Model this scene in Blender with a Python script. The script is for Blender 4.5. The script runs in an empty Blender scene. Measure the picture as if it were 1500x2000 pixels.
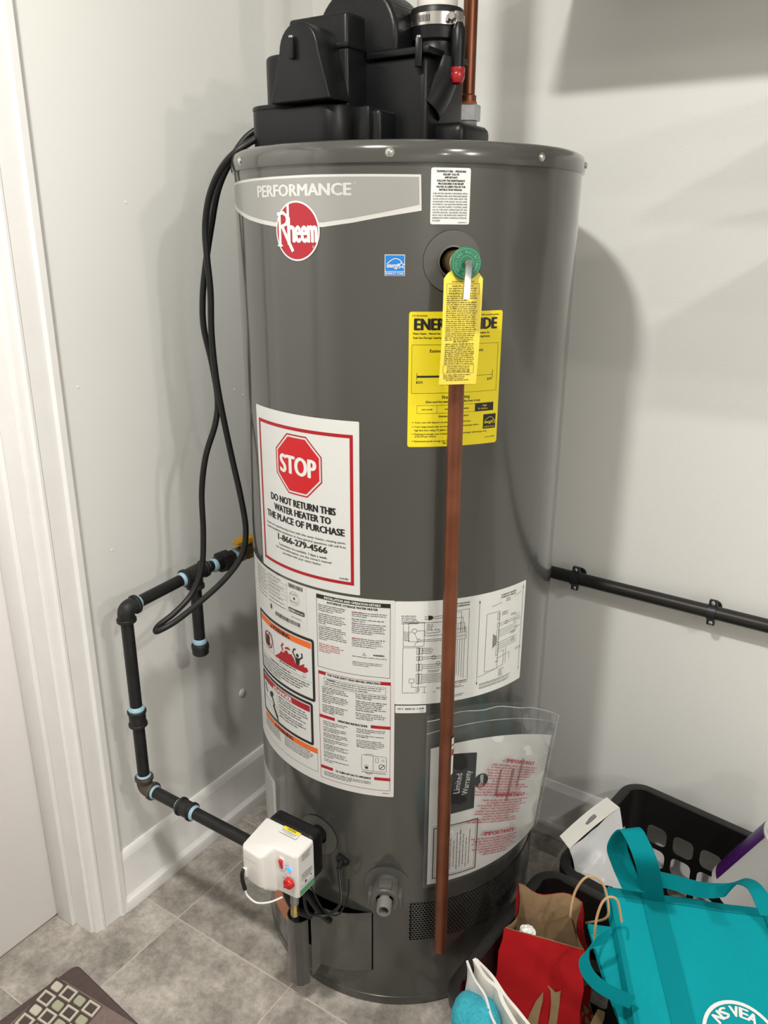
import bpy, bmesh, math, random
from mathutils import Vector, Matrix
from math import sin, cos, pi, radians, degrees, sqrt, atan2, tan

random.seed(11)
sc = bpy.context.scene
COL = sc.collection
V = Vector

# ------------------------------------------------------------------ camera
FPX = 1574.42                      # focal length in pixels of the 1500x2000 frame
YAW, PITCH, ROLL = -0.577342, 0.333782, 0.004737
CAM = V((1.22904, -1.59418, 1.39731))
_fw = V((cos(PITCH) * sin(YAW), cos(PITCH) * cos(YAW), -sin(PITCH)))
_r0 = V((cos(YAW), -sin(YAW), 0))
_u0 = _r0.cross(_fw)
_rt = cos(ROLL) * _r0 + sin(ROLL) * _u0
_up = -sin(ROLL) * _r0 + cos(ROLL) * _u0
cam_data = bpy.data.cameras.new('camera')
cam = bpy.data.objects.new('camera', cam_data)
COL.objects.link(cam)
cam_data.sensor_fit = 'VERTICAL'
cam_data.sensor_height = 36.0
cam_data.lens = FPX / 2000 * 36.0
cam_data.clip_start = 0.02
M = Matrix.Identity(4)
for i in range(3):
    M[i][0], M[i][1], M[i][2], M[i][3] = _rt[i], _up[i], -_fw[i], CAM[i]
cam.matrix_world = M
sc.camera = cam

# ------------------------------------------------------------------ world, lights, exposure
CEIL = 2.38
ROOM_X, ROOM_Y = 6.6, -4.4
w = bpy.data.worlds.new('world'); sc.world = w; w.use_nodes = True
w.node_tree.nodes['Background'].inputs[0].default_value = (1.0, 0.97, 0.92, 1)
w.node_tree.nodes['Background'].inputs[1].default_value = 0.05
# ceiling downlights: x, y, radius of the lens, watts
DOWNLIGHTS = [(0.70, -1.46, 0.065, 27.0), (2.45, -1.50, 0.065, 22.0), (4.60, -3.40, 0.065, 40.0)]  # the last is an added fill lamp, there to lift the ambient light
GLOBE = (4.10, -1.74, 2.30, 0.06, 420.0)      # globe lamp: position, radius, radiance
sc.view_settings.view_transform = 'Standard'
sc.view_settings.look = 'None'
sc.view_settings.exposure = 0.04
sc.view_settings.gamma = 1.0
sc.view_settings.use_curve_mapping = False
sc.cycles.use_denoising = True
sc.cycles.max_bounces = 10
sc.cycles.diffuse_bounces = 5
sc.cycles.transparent_max_bounces = 24
sc.cycles.caustics_reflective = False
sc.cycles.caustics_refractive = False
sc.cycles.sample_clamp_indirect = 4.0


def _ray(px, py):
    return _fw + _rt * ((px - 750) / FPX) - _up * ((py - 1000) / FPX)
def at_z(px, py, z):
    d = _ray(px, py); return CAM + d * ((z - CAM.z) / d.z)
def at_x(px, py, x):
    d = _ray(px, py); return CAM + d * ((x - CAM.x) / d.x)
def at_y(px, py, y):
    d = _ray(px, py); return CAM + d * ((y - CAM.y) / d.y)
def at_d(px, py, hd):
    d = _ray(px, py); return CAM + d * (hd / sqrt(d.x * d.x + d.y * d.y))

# ------------------------------------------------------------------ materials
def lin(c):
    c = c / 255.0
    return c / 12.92 if c <= 0.04045 else ((c + 0.055) / 1.055) ** 2.4
def rgb(r, g, b):
    return (lin(r), lin(g), lin(b), 1.0)
MATS = {}
def pbr(name, col, rough=0.5, metal=0.0, var=0.0, vscale=30.0, bump=0.0, bscale=200.0, coat=0.0, spec=0.5, detail=4.0, rvar=0.0):
    if name in MATS: return MATS[name]
    m = bpy.data.materials.new(name); m.use_nodes = True
    nt = m.node_tree; b = nt.nodes['Principled BSDF']
    b.inputs['Base Color'].default_value = col
    b.inputs['Roughness'].default_value = rough
    b.inputs['Metallic'].default_value = metal
    b.inputs['Coat Weight'].default_value = coat
    b.inputs['Coat Roughness'].default_value = 0.08
    b.inputs['Specular IOR Level'].default_value = spec
    tc = nt.nodes.new('ShaderNodeTexCoord')
    if var > 0 or rvar > 0:
        n = nt.nodes.new('ShaderNodeTexNoise'); n.inputs['Scale'].default_value = vscale; n.inputs['Detail'].default_value = detail
        nt.links.new(tc.outputs['Object'], n.inputs['Vector'])
        if var > 0:
            r = nt.nodes.new('ShaderNodeValToRGB')
            r.color_ramp.elements[0].position = 0.3; r.color_ramp.elements[1].position = 0.7
            r.color_ramp.elements[0].color = tuple(c * (1 - var) for c in col[:3]) + (1,)
            r.color_ramp.elements[1].color = tuple(min(1, c * (1 + var)) for c in col[:3]) + (1,)
            nt.links.new(n.outputs['Fac'], r.inputs['Fac']); nt.links.new(r.outputs['Color'], b.inputs['Base Color'])
        if rvar > 0:
            mr = nt.nodes.new('ShaderNodeMapRange')
            mr.inputs['To Min'].default_value = rough - rvar; mr.inputs['To Max'].default_value = rough + rvar
            nt.links.new(n.outputs['Fac'], mr.inputs['Value']); nt.links.new(mr.outputs['Result'], b.inputs['Roughness'])
    if bump > 0:
        n2 = nt.nodes.new('ShaderNodeTexNoise'); n2.inputs['Scale'].default_value = bscale; n2.inputs['Detail'].default_value = 3
        nt.links.new(tc.outputs['Object'], n2.inputs['Vector'])
        bp = nt.nodes.new('ShaderNodeBump'); bp.inputs['Strength'].default_value = bump; bp.inputs['Distance'].default_value = 0.002
        nt.links.new(n2.outputs['Fac'], bp.inputs['Height']); nt.links.new(bp.outputs['Normal'], b.inputs['Normal'])
    MATS[name] = m
    return m
def emit(name, col, strength):
    if name in MATS: return MATS[name]
    m = bpy.data.materials.new(name); m.use_nodes = True
    b = m.node_tree.nodes['Principled BSDF']
    b.inputs['Base Color'].default_value = col
    b.inputs['Emission Color'].default_value = col; b.inputs['Emission Strength'].default_value = strength
    MATS[name] = m
    return m
def clear_film(name, tint, opacity, rough=0.12):
    """thin clear plastic: mostly transparent, glossy on top"""
    m = bpy.data.materials.new(name); m.use_nodes = True
    nt = m.node_tree; out = nt.nodes['Material Output']
    nt.nodes.remove(nt.nodes['Principled BSDF'])
    tr = nt.nodes.new('ShaderNodeBsdfTransparent'); tr.inputs[0].default_value = (0.95, 0.96, 0.96, 1)
    df = nt.nodes.new('ShaderNodeBsdfDiffuse'); df.inputs[0].default_value = tint
    gl = nt.nodes.new('ShaderNodeBsdfGlossy'); gl.inputs['Roughness'].default_value = rough
    tc = nt.nodes.new('ShaderNodeTexCoord')
    n = nt.nodes.new('ShaderNodeTexNoise'); n.inputs['Scale'].default_value = 22; n.inputs['Detail'].default_value = 2
    nt.links.new(tc.outputs['Object'], n.inputs['Vector'])
    bp = nt.nodes.new('ShaderNodeBump'); bp.inputs['Strength'].default_value = 0.4; bp.inputs['Distance'].default_value = 0.003
    nt.links.new(n.outputs['Fac'], bp.inputs['Height']); nt.links.new(bp.outputs['Normal'], gl.inputs['Normal'])
    lw = nt.nodes.new('ShaderNodeLayerWeight'); lw.inputs['Blend'].default_value = 0.5
    pw = nt.nodes.new('ShaderNodeMath'); pw.operation = 'POWER'; pw.inputs[1].default_value = 3.0
    nt.links.new(lw.outputs['Facing'], pw.inputs[0])
    ma = nt.nodes.new('ShaderNodeMath'); ma.operation = 'MULTIPLY_ADD'; ma.inputs[1].default_value = 0.45; ma.inputs[2].default_value = 0.025
    nt.links.new(pw.outputs[0], ma.inputs[0])
    m1 = nt.nodes.new('ShaderNodeMixShader'); m1.inputs[0].default_value = opacity
    nt.links.new(tr.outputs[0], m1.inputs[1]); nt.links.new(df.outputs[0], m1.inputs[2])
    m2 = nt.nodes.new('ShaderNodeMixShader')
    nt.links.new(ma.outputs[0], m2.inputs[0]); nt.links.new(m1.outputs[0], m2.inputs[1]); nt.links.new(gl.outputs[0], m2.inputs[2])
    nt.links.new(m2.outputs[0], out.inputs['Surface'])
    MATS[name] = m
    return m

# ------------------------------------------------------------------ mesh helpers
ORG = {}
class MB:
    """collects geometry in world coordinates and links it as one mesh object"""
    def __init__(s):
        s.v = []; s.f = []; s.mi = []
    def add(s, vs, fs, mi=0):
        o = len(s.v); s.v += [V(p) for p in vs]
        s.f += [tuple(i + o for i in f) for f in fs]; s.mi += [mi] * len(fs)
        return s
    def bm(s, b, mi=0, mat=None):
        b.verts.ensure_lookup_table(); b.verts.index_update()
        vs = [(mat @ q.co) if mat else q.co.copy() for q in b.verts]
        s.add(vs, [[q.index for q in f.verts] for f in b.faces], mi); b.free(); return s
    def box(s, x0, x1, y0, y1, z0, z1, bev=0.0, seg=2, mi=0, mat=None):
        b = bmesh.new(); bmesh.ops.create_cube(b, size=1.0)
        for q in b.verts:
            q.co = V(((x0 + x1) / 2 + q.co.x * (x1 - x0), (y0 + y1) / 2 + q.co.y * (y1 - y0), (z0 + z1) / 2 + q.co.z * (z1 - z0)))
        if bev > 0:
            bmesh.ops.bevel(b, geom=b.edges[:], offset=bev, segments=seg, profile=0.5, affect='EDGES')
        return s.bm(b, mi, mat)
    def hull(s, pts, bev=0.0, seg=2, mi=0):
        b = bmesh.new()
        for p in pts: b.verts.new(p)
        r = bmesh.ops.convex_hull(b, input=b.verts[:])
        bmesh.ops.dissolve_limit(b, angle_limit=0.02, verts=b.verts[:], edges=b.edges[:])
        bmesh.ops.recalc_face_normals(b, faces=b.faces[:])
        if bev > 0: bmesh.ops.bevel(b, geom=b.edges[:], offset=bev, segments=seg, profile=0.5, affect='EDGES')
        return s.bm(b, mi)
    def lathe(s, prof, org, axis, seg=32, mi=0, arc=(0, 2 * pi), ref=None):
        """prof: list of (radius, distance along the axis)"""
        axis = V(axis).normalized()
        if ref is None: ref = V((0, 0, 1)) if abs(axis.z) < 0.9 else V((1, 0, 0))
        e1 = (ref - axis * ref.dot(axis)).normalized(); e2 = axis.cross(e1)
        org = V(org); full = abs(arc[1] - arc[0] - 2 * pi) < 1e-6
        n = seg if full else seg + 1
        vs = []; fs = []; rows = []
        for r, h in prof:
            if r < 1e-7: rows.append([len(vs)]); vs.append(org + axis * h); continue
            row = []
            for i in range(n):
                a = arc[0] + (arc[1] - arc[0]) * i / seg
                row.append(len(vs)); vs.append(org + axis * h + (e1 * cos(a) + e2 * sin(a)) * r)
            rows.append(row)
        for a, b in zip(rows[:-1], rows[1:]):
            for i in range(seg):
                j = (i + 1) % n if full else i + 1
                if len(a) == 1 and len(b) == 1: continue
                if len(a) == 1: fs.append((a[0], b[j], b[i]))
                elif len(b) == 1: fs.append((a[i], a[j], b[0]))
                else: fs.append((a[i], a[j], b[j], b[i]))
        return s.add(vs, fs, mi)
    def tube(s, path, r, seg=12, mi=0, caps=True, closed=False, flat=None):
        path = [V(p) for p in path]; n = len(path)
        rs = r if isinstance(r, (list, tuple)) else [r] * n
        tang = []
        for i in range(n):
            a = path[(i - 1) % n] if closed or i > 0 else path[0]
            b = path[(i + 1) % n] if closed or i < n - 1 else path[-1]
            tang.append((b - a).normalized())
        t0 = tang[0]; up = V((0, 0, 1)) if abs(t0.z) < 0.9 else V((1, 0, 0))
        e1 = (up - t0 * up.dot(t0)).normalized()
        vs = []; fs = []
        for i in range(n):
            t = tang[i]; e1 = (e1 - t * e1.dot(t)).normalized(); e2 = t.cross(e1)
            for k in range(seg):
                a = 2 * pi * k / seg
                vs.append(path[i] + (e1 * cos(a) + e2 * sin(a) * (flat or 1)) * rs[i])
        for i in range(n if closed else n - 1):
            j = (i + 1) % n
            for k in range(seg):
                l = (k + 1) % seg
                fs.append((i * seg + k, i * seg + l, j * seg + l, j * seg + k))
        if caps and not closed:
            fs.append(tuple(range(seg))[::-1]); fs.append(tuple((n - 1) * seg + k for k in range(seg)))
        return s.add(vs, fs, mi)
    def prism(s, poly, org, ex, ey, depth, bev=0.0, seg=2, mi=0):
        """poly in the plane org + x*ex + y*ey, extruded by the vector depth"""
        org, ex, ey, depth = V(org), V(ex), V(ey), V(depth)
        b = bmesh.new()
        vs = [b.verts.new(org + ex * p[0] + ey * p[1]) for p in poly]
        f = b.faces.new(vs)
        r = bmesh.ops.extrude_face_region(b, geom=[f])
        bmesh.ops.translate(b, vec=depth, verts=[g for g in r['geom'] if isinstance(g, bmesh.types.BMVert)])
        bmesh.ops.recalc_face_normals(b, faces=b.faces[:])
        if bev > 0: bmesh.ops.bevel(b, geom=b.edges[:], offset=bev, segments=seg, profile=0.5, affect='EDGES')
        return s.bm(b, mi)
    def grid(s, pts, mi=0, thick=0.0, closed_u=False):
        """pts[row][col]; a thin skin of the given thickness when thick > 0"""
        R, Cn = len(pts), len(pts[0])
        P = [[V(p) for p in row] for row in pts]
        if thick <= 0:
            vs = [p for row in P for p in row]
            fs = [(i * Cn + j, i * Cn + j + 1, (i + 1) * Cn + j + 1, (i + 1) * Cn + j) for i in range(R - 1) for j in range(Cn - 1)]
            return s.add(vs, fs, mi)
        N = []
        for i in range(R):
            row = []
            for j in range(Cn):
                a = P[i][min(j + 1, Cn - 1)] - P[i][max(j - 1, 0)]; b = P[min(i + 1, R - 1)][j] - P[max(i - 1, 0)][j]
                nn = a.cross(b); row.append(nn.normalized() if nn.length > 1e-12 else V((0, 0, 1)))
            N.append(row)
        vs = [P[i][j] + N[i][j] * thick / 2 for i in range(R) for j in range(Cn)] + [P[i][j] - N[i][j] * thick / 2 for i in range(R) for j in range(Cn)]
        o = R * Cn; fs = []
        for i in range(R - 1):
            for j in range(Cn - 1):
                a, b, c, d = i * Cn + j, i * Cn + j + 1, (i + 1) * Cn + j + 1, (i + 1) * Cn + j
                fs += [(a, b, c, d), (o + d, o + c, o + b, o + a)]
        for i in range(R - 1):
            fs += [(i * Cn, (i + 1) * Cn, o + (i + 1) * Cn, o + i * Cn), ((i + 1) * Cn + Cn - 1, i * Cn + Cn - 1, o + i * Cn + Cn - 1, o + (i + 1) * Cn + Cn - 1)]
        for j in range(Cn - 1):
            k = (R - 1) * Cn
            fs += [(j + 1, j, o + j, o + j + 1), (k + j, k + j + 1, o + k + j + 1, o + k + j)]
        return s.add(vs, fs, mi)
    def build(s, name, mats, parent=None, origin=None, angle=38, recalc=True):
        if parent is not None: O = ORG[parent]
        elif origin is not None: O = V(origin)
        else:
            xs = [p.x for p in s.v]; ys = [p.y for p in s.v]
            O = V(((min(xs) + max(xs)) / 2, (min(ys) + max(ys)) / 2, min(p.z for p in s.v)))
        me = bpy.data.meshes.new(name)
        me.from_pydata([p - O for p in s.v], [], s.f)
        mats = mats if isinstance(mats, (list, tuple)) else [mats]
        for m in mats: me.materials.append(m)
        if len(mats) > 1: me.polygons.foreach_set('material_index', s.mi)
        if recalc:
            b = bmesh.new(); b.from_mesh(me); bmesh.ops.recalc_face_normals(b, faces=b.faces[:]); b.to_mesh(me); b.free()
        me.polygons.foreach_set('use_smooth', [True] * len(me.polygons))
        me.set_sharp_from_angle(angle=radians(angle))
        o = bpy.data.objects.new(name, me); COL.objects.link(o)
        ORG[o] = O
        if parent is not None: o.parent = parent
        else: o.location = O
        return o

def thing(name, loc, label, cat, group=None):
    o = bpy.data.objects.new(name, None); COL.objects.link(o)
    o.empty_display_size = 0.05; o.location = loc; ORG[o] = V(loc)
    return tag(o, label, cat, group)
def tag(o, label, cat, group=None):
    o['label'] = label; o['category'] = cat
    if group: o['group'] = group
    return o
def structure(o, label=None):
    o['kind'] = 'structure'
    if label: o['label'] = label
    return o

def smooth_path(pts, n=8):
    """Catmull-Rom through the points"""
    pts = [V(p) for p in pts]; out = []
    for i in range(len(pts) - 1):
        p0 = pts[max(i - 1, 0)]; p1 = pts[i]; p2 = pts[i + 1]; p3 = pts[min(i + 2, len(pts) - 1)]
        for k in range(n):
            t = k / n
            out.append(0.5 * ((2 * p1) + (p2 - p0) * t + (2 * p0 - 5 * p1 + 4 * p2 - p3) * t * t + (3 * p1 - p0 - 3 * p2 + p3) * t ** 3))
    out.append(pts[-1]); return out
def bend_path(pts, rad, n=6):
    """polyline with rounded corners"""
    pts = [V(p) for p in pts]; out = [pts[0]]
    for i in range(1, len(pts) - 1):
        a, b, c = pts[i - 1], pts[i], pts[i + 1]
        d1 = (a - b); d2 = (c - b); r = min(rad, d1.length * .49, d2.length * .49)
        p1 = b + d1.normalized() * r; p2 = b + d2.normalized() * r
        for k in range(n + 1):
            t = k / n; out.append(p1 * (1 - t) ** 2 + b * 2 * t * (1 - t) + p2 * t * t)
    out.append(pts[-1]); return out
def rrect(x0, x1, y0, y1, r, n=4):
    out = []
    for cx, cy, a0 in ((x1 - r, y1 - r, 0), (x0 + r, y1 - r, 90), (x0 + r, y0 + r, 180), (x1 - r, y0 + r, 270)):
        for k in range(n + 1):
            a = radians(a0 + 90 * k / n); out.append((cx + r * cos(a), cy + r * sin(a)))
    return out
def disc(cx, cy, r, n=32, ry=None):
    return [(cx + r * cos(2 * pi * k / n), cy + (ry or r) * sin(2 * pi * k / n)) for k in range(n)]

# ------------------------------------------------------------------ flat print laid on a surface
_FC = {}
def glyphs(s, res=3):
    """the word as flat triangles at size 1 (verts, faces), left at x = 0"""
    key = (s, res)
    if key in _FC: return _FC[key]
    cu = bpy.data.curves.new('print', 'FONT'); cu.body = s; cu.resolution_u = res
    ob = bpy.data.objects.new('print', cu); COL.objects.link(ob)
    me = ob.to_mesh()
    vs = [(p.co.x, p.co.y) for p in me.vertices]; fs = [tuple(p.vertices) for p in me.polygons]
    ob.to_mesh_clear(); bpy.data.objects.remove(ob); bpy.data.curves.remove(cu)
    _FC[key] = (vs, fs); return vs, fs
_h = glyphs('H')[0]; CAPH = max(p[1] for p in _h) - min(p[1] for p in _h)

class Ink:
    """2-D shapes (u, v) printed on a surface through a mapping function"""
    def __init__(s, fn, step=0.008):
        s.b = bmesh.new(); s.fn = fn; s.step = step; s.small = bmesh.new()
    def poly(s, pts, hole=None):
        if hole is None:
            s.b.faces.new([s.b.verts.new((p[0], p[1], 0)) for p in pts])
        else:
            n = len(pts); a = [s.b.verts.new((p[0], p[1], 0)) for p in pts]; h = [s.b.verts.new((p[0], p[1], 0)) for p in hole]
            for i in range(n): s.b.faces.new((a[i], a[(i + 1) % n], h[(i + 1) % n], h[i]))
        return s
    def rect(s, x0, x1, y0, y1):
        return s.poly([(x0, y0), (x1, y0), (x1, y1), (x0, y1)])
    def srect(s, x0, x1, y0, y1):
        s.small.faces.new([s.small.verts.new(p) for p in ((x0, y0, 0), (x1, y0, 0), (x1, y1, 0), (x0, y1, 0))]); return s
    def frame(s, x0, x1, y0, y1, t, r=0.0):
        if r > 0: return s.poly(rrect(x0, x1, y0, y1, r), rrect(x0 + t, x1 - t, y0 + t, y1 - t, max(r - t, 0.0004)))
        return s.poly([(x0, y0), (x1, y0), (x1, y1), (x0, y1)], [(x0 + t, y0 + t), (x1 - t, y0 + t), (x1 - t, y1 - t), (x0 + t, y1 - t)])
    def ring(s, cx, cy, r, t, n=32, ry=None):
        return s.poly(disc(cx, cy, r, n, ry), disc(cx, cy, r - t, n, (ry - t) if ry else None))
    def line(s, pts, t):
        for a, b in zip(pts[:-1], pts[1:]):
            a = V(a).to_2d(); b = V(b).to_2d(); d = (b - a)
            if d.length < 1e-9: continue
            d.normalize(); q = V((-d.y, d.x)) * t / 2; e = d * t / 2
            s.poly([a - e - q, b + e - q, b + e + q, a - e + q])
        return s
    def text(s, t, x, y, h, w=None, al='L', bold=0.0, rot=0, res=2, italic=0.0):
        """cap height h; w squeezes the line to that width; bold thickens strokes (fraction of h)"""
        vs, fs = glyphs(t, res)
        if not vs: return s
        x0 = min(p[0] for p in vs); x1 = max(p[0] for p in vs)
        sy = h / CAPH; sx = (w / (x1 - x0)) if w else sy * 0.82
        W = (x1 - x0) * sx; off = {'L': 0, 'C': -W / 2, 'R': -W}[al]
        cr, sr = cos(radians(rot)), sin(radians(rot))
        for dx, dy in (([(0, 0)] if h > .006 else [(-.035 * h, 0), (.035 * h, 0)]) if bold <= 0 else [(-bold * h * 1.5, 0), (bold * h * 1.5, 0), (-bold * h * .5, bold * h * .6), (bold * h * .5, -bold * h * .6)]):
            nv = []
            for p in vs:
                a = (p[0] - x0) * sx + off + dx + italic * p[1] * sy; b = p[1] * sy + dy
                nv.append(s.small.verts.new((x + a * cr - b * sr, y + a * sr + b * cr, 0)))
            for f in fs:
                try: s.small.faces.new([nv[i] for i in f])
                except ValueError: pass
        return s
    def fine(s, x0, x1, y, h, ragged=0.15):
        """one line of print too small to read: rows of little strokes in word groups"""
        x = x0; end = x1 - (x1 - x0) * random.random() * ragged
        while x < end:
            nl = random.randint(2, 8)
            for k in range(nl):
                wl = h * random.uniform(0.42, 0.62)
                if x + wl > end: break
                hh = h * random.choice((0.72, 0.72, 0.72, 1.0))
                q = [(x, 0), (x + wl * .34, 0), (x + wl * .34, hh), (x, hh)], [(x + wl * .3, hh * .72 - h * .15), (x + wl * .85, hh * .72 - h * .15), (x + wl * .85, hh * .72), (x + wl * .3, hh * .72)], [(x + wl * .62, 0), (x + wl * .88, 0), (x + wl * .88, hh * .55), (x + wl * .62, hh * .55)]
                for g in q[:2 if random.random() < .35 else 3]:
                    pts = [(a, y + b) for a, b in g]
                    s.small.faces.new([s.small.verts.new((p[0], p[1], 0)) for p in pts])
                x += wl
            x += h * 0.42
        return s
    def para(s, x0, x1, y, h, lead, n, ragged=0.2):
        for i in range(n): s.fine(x0, x1 if i < n - 1 else x0 + (x1 - x0) * random.uniform(.35, .8), y - i * lead, h, ragged=ragged)
        return s
    def done(s, name, mat, parent):
        b = s.b
        if s.step and len(b.verts):
            us = [q.co.x for q in b.verts]; lo, hi = min(us), max(us)
            k = math.ceil(lo / s.step) * s.step
            while k < hi:
                bmesh.ops.bisect_plane(b, geom=b.verts[:] + b.edges[:] + b.faces[:], dist=1e-7, plane_co=(k, 0, 0), plane_no=(1, 0, 0))
                k += s.step
        mb = MB()
        for bb in (s.b, s.small):
            bb.verts.ensure_lookup_table(); bb.verts.index_update()
            mb.add([s.fn(q.co.x, q.co.y) for q in bb.verts], [[q.index for q in f.verts] for f in bb.faces])
            bb.free()
        o = mb.build(name, mat, parent, recalc=False)
        if any(q in name for q in ('print', 'heading', 'lettering')): o['kind'] = 'stuff'      # letters too small to pick apart
        return o
# ================================================================== the setting
m_wall = pbr('wall_paint', (0.80, 0.805, 0.785, 1), 0.55, bump=0.10, bscale=260, var=0.012, vscale=3)
m_trim = pbr('trim_paint', (0.83, 0.825, 0.82, 1), 0.38, var=0.02, vscale=18)
m_door = pbr('door_paint', (0.86, 0.84, 0.84, 1), 0.4, var=0.01, vscale=6)
m_wall2 = pbr('wall_paint_taupe', (0.80, 0.797, 0.785, 1), 0.6, bump=.1, bscale=260)
m_ceil = pbr('ceiling_paint', (0.84, 0.838, 0.83, 1), 0.8, bump=0.1, bscale=120)
m_grout = pbr('grout', rgb(196, 188, 177), 0.85, var=0.08, vscale=60)

JY = -0.826                                   # hinge-side face of the door jamb
DOOR_Y1 = JY - 0.80
b = MB()
b.box(-0.12, 0, JY, 0.12, 0, CEIL)
b.box(-0.12, 0, DOOR_Y1, JY, 2.05, CEIL)
b.box(-0.12, 0, ROOM_Y, DOOR_Y1, 0, CEIL)
structure(b.build('wall_left', m_wall, origin=(0, 0, 0)), 'light grey painted wall with the door, left of the water heater')
structure(MB().box(0, ROOM_X, 0, 0.12, 0, CEIL).build('wall_right', m_wall, origin=(0, 0, 0)), 'light grey painted wall right of the water heater')
structure(MB().box(0, ROOM_X, ROOM_Y - 0.12, ROOM_Y, 0, CEIL).build('wall_front', m_wall2, origin=(0, ROOM_Y, 0)))
structure(MB().box(ROOM_X, ROOM_X + 0.12, ROOM_Y - .12, 0.12, 0, CEIL).build('wall_far', m_wall2, origin=(ROOM_X, 0, 0)))
structure(MB().box(-0.12, ROOM_X + .12, ROOM_Y - .12, 0.12, CEIL, CEIL + 0.1).build('ceiling', m_ceil, origin=(0, 0, CEIL)))

wl = bpy.data.objects['wall_left']
nub = at_x(473, 1353, 0.0)
MB().lathe([(.011, -.001), (.010, .002), (.006, .0042), (0, .005)], nub, (1, 0, 0), 16).build('plaster_bump', m_wall, wl)
for px_n, py_n in ((219, 1074), (152, 756), (458, 761), (475, 771), (245, 395)):
    MB().lathe([(.0022, 0), (.0015, .0012), (0, .0016)], at_x(px_n, py_n, 0.0), (1, 0, 0), 8).build('paint_speck', m_wall, wl)

# floor: a bed of grout with square vinyl tiles set in it
floor = structure(MB().box(-0.12, ROOM_X, ROOM_Y, 0, -0.04, -0.0008).build('floor', m_grout, origin=(0, 0, 0)), 'grey stone-look tile floor')
def tile_mat():
    m = bpy.data.materials.new('stone_tile'); m.use_nodes = True
    nt = m.node_tree; bs = nt.nodes['Principled BSDF']; bs.inputs['Roughness'].default_value = 0.42
    tc = nt.nodes.new('ShaderNodeTexCoord'); oi = nt.nodes.new('ShaderNodeObjectInfo')
    add = nt.nodes.new('ShaderNodeVectorMath'); add.operation = 'MULTIPLY_ADD'
    cx = nt.nodes.new('ShaderNodeCombineXYZ')
    for i in range(3): nt.links.new(oi.outputs['Random'], cx.inputs[i])
    nt.links.new(cx.outputs[0], add.inputs[0]); add.inputs[1].default_value = (9, 7, 5)
    nt.links.new(tc.outputs['Object'], add.inputs[2])
    def noise(sc_, det, ro):
        n = nt.nodes.new('ShaderNodeTexNoise'); n.inputs['Scale'].default_value = sc_; n.inputs['Detail'].default_value = det; n.inputs['Roughness'].default_value = ro
        nt.links.new(add.outputs[0], n.inputs['Vector']); return n
    n1 = noise(9, 8, 0.62); n2 = noise(70, 6, 0.7); n3 = noise(3.0, 3, 0.5)
    r = nt.nodes.new('ShaderNodeValToRGB'); e = r.color_ramp.elements
    e[0].position = 0.32; e[0].color = rgb(134, 129, 122); e[1].position = 0.70; e[1].color = rgb(204, 198, 189)
    k = e.new(0.5); k.color = rgb(171, 165, 157)
    nt.links.new(n1.outputs['Fac'], r.inputs['Fac'])
    r2 = nt.nodes.new('ShaderNodeValToRGB'); r2.color_ramp.elements[0].position = 0.35; r2.color_ramp.elements[1].position = 0.65
    r2.color_ramp.elements[0].color = (0.66, 0.66, 0.655, 1); r2.color_ramp.elements[1].color = (1.16, 1.155, 1.15, 1)
    nt.links.new(n2.outputs['Fac'], r2.inputs['Fac'])
    mx = nt.nodes.new('ShaderNodeMix'); mx.data_type = 'RGBA'; mx.blend_type = 'MULTIPLY'; mx.inputs[0].default_value = 0.8
    nt.links.new(r.outputs[0], mx.inputs[6]); nt.links.new(r2.outputs[0], mx.inputs[7])
    nt.links.new(mx.outputs[2], bs.inputs['Base Color'])
    bp = nt.nodes.new('ShaderNodeBump'); bp.inputs['Strength'].default_value = 0.15; bp.inputs['Distance'].default_value = 0.001
    nt.links.new(n2.outputs['Fac'], bp.inputs['Height']); nt.links.new(bp.outputs[0], bs.inputs['Normal'])
    return m
m_tile = tile_mat()
PT, GX, GY = 0.3085, 0.121, -0.700
ix = math.floor((-0.10 - GX) / PT)
far = MB()                                     # beyond the near tiles the same tiling goes on, joined
while GX + ix * PT < ROOM_X:
    x0, x1 = max(-0.10, GX + ix * PT + .0014), min(ROOM_X, GX + (ix + 1) * PT - .0014)
    iy = math.floor((ROOM_Y - GY) / PT)
    while GY + iy * PT < 0:
        y0, y1 = max(ROOM_Y, GY + iy * PT + .0014), min(0, GY + (iy + 1) * PT - .0014)
        if x1 - x0 > .02 and y1 - y0 > .02:
            if x0 < 3.2 and y0 > -2.4: MB().box(x0, x1, y0, y1, -0.004, 0.0, bev=0.0006, seg=1).build('tile', m_tile, floor)
            else: far.box(x0, x1, y0, y1, -0.004, 0.0)
        iy += 1
    ix += 1

far.build('far_tiles', m_tile, floor)['kind'] = 'stuff'

# skirting boards, a tall board with a bevelled top and a stepped foot
bp = [(0, 0), (0.0225, 0), (0.0225, 0.027), (0.013, 0.036), (0.0125, 0.128), (0.004, 0.144), (0, 0.145)]
structure(MB().prism(bp, (0, -0.748, 0), (1, 0, 0), (0, 0, 1), (0, 0.747, 0), bev=.0008, seg=1).build('baseboard_left', m_trim, origin=(0, 0, 0)), 'pale moulded baseboard on the left wall')
structure(MB().prism(bp, (0.0226, 0, 0), (0, -1, 0), (0, 0, 1), (ROOM_X - .03, 0, 0), bev=.0008, seg=1).build('baseboard_right', m_trim, origin=(0, 0, 0)), 'pale moulded baseboard on the right wall')

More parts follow.
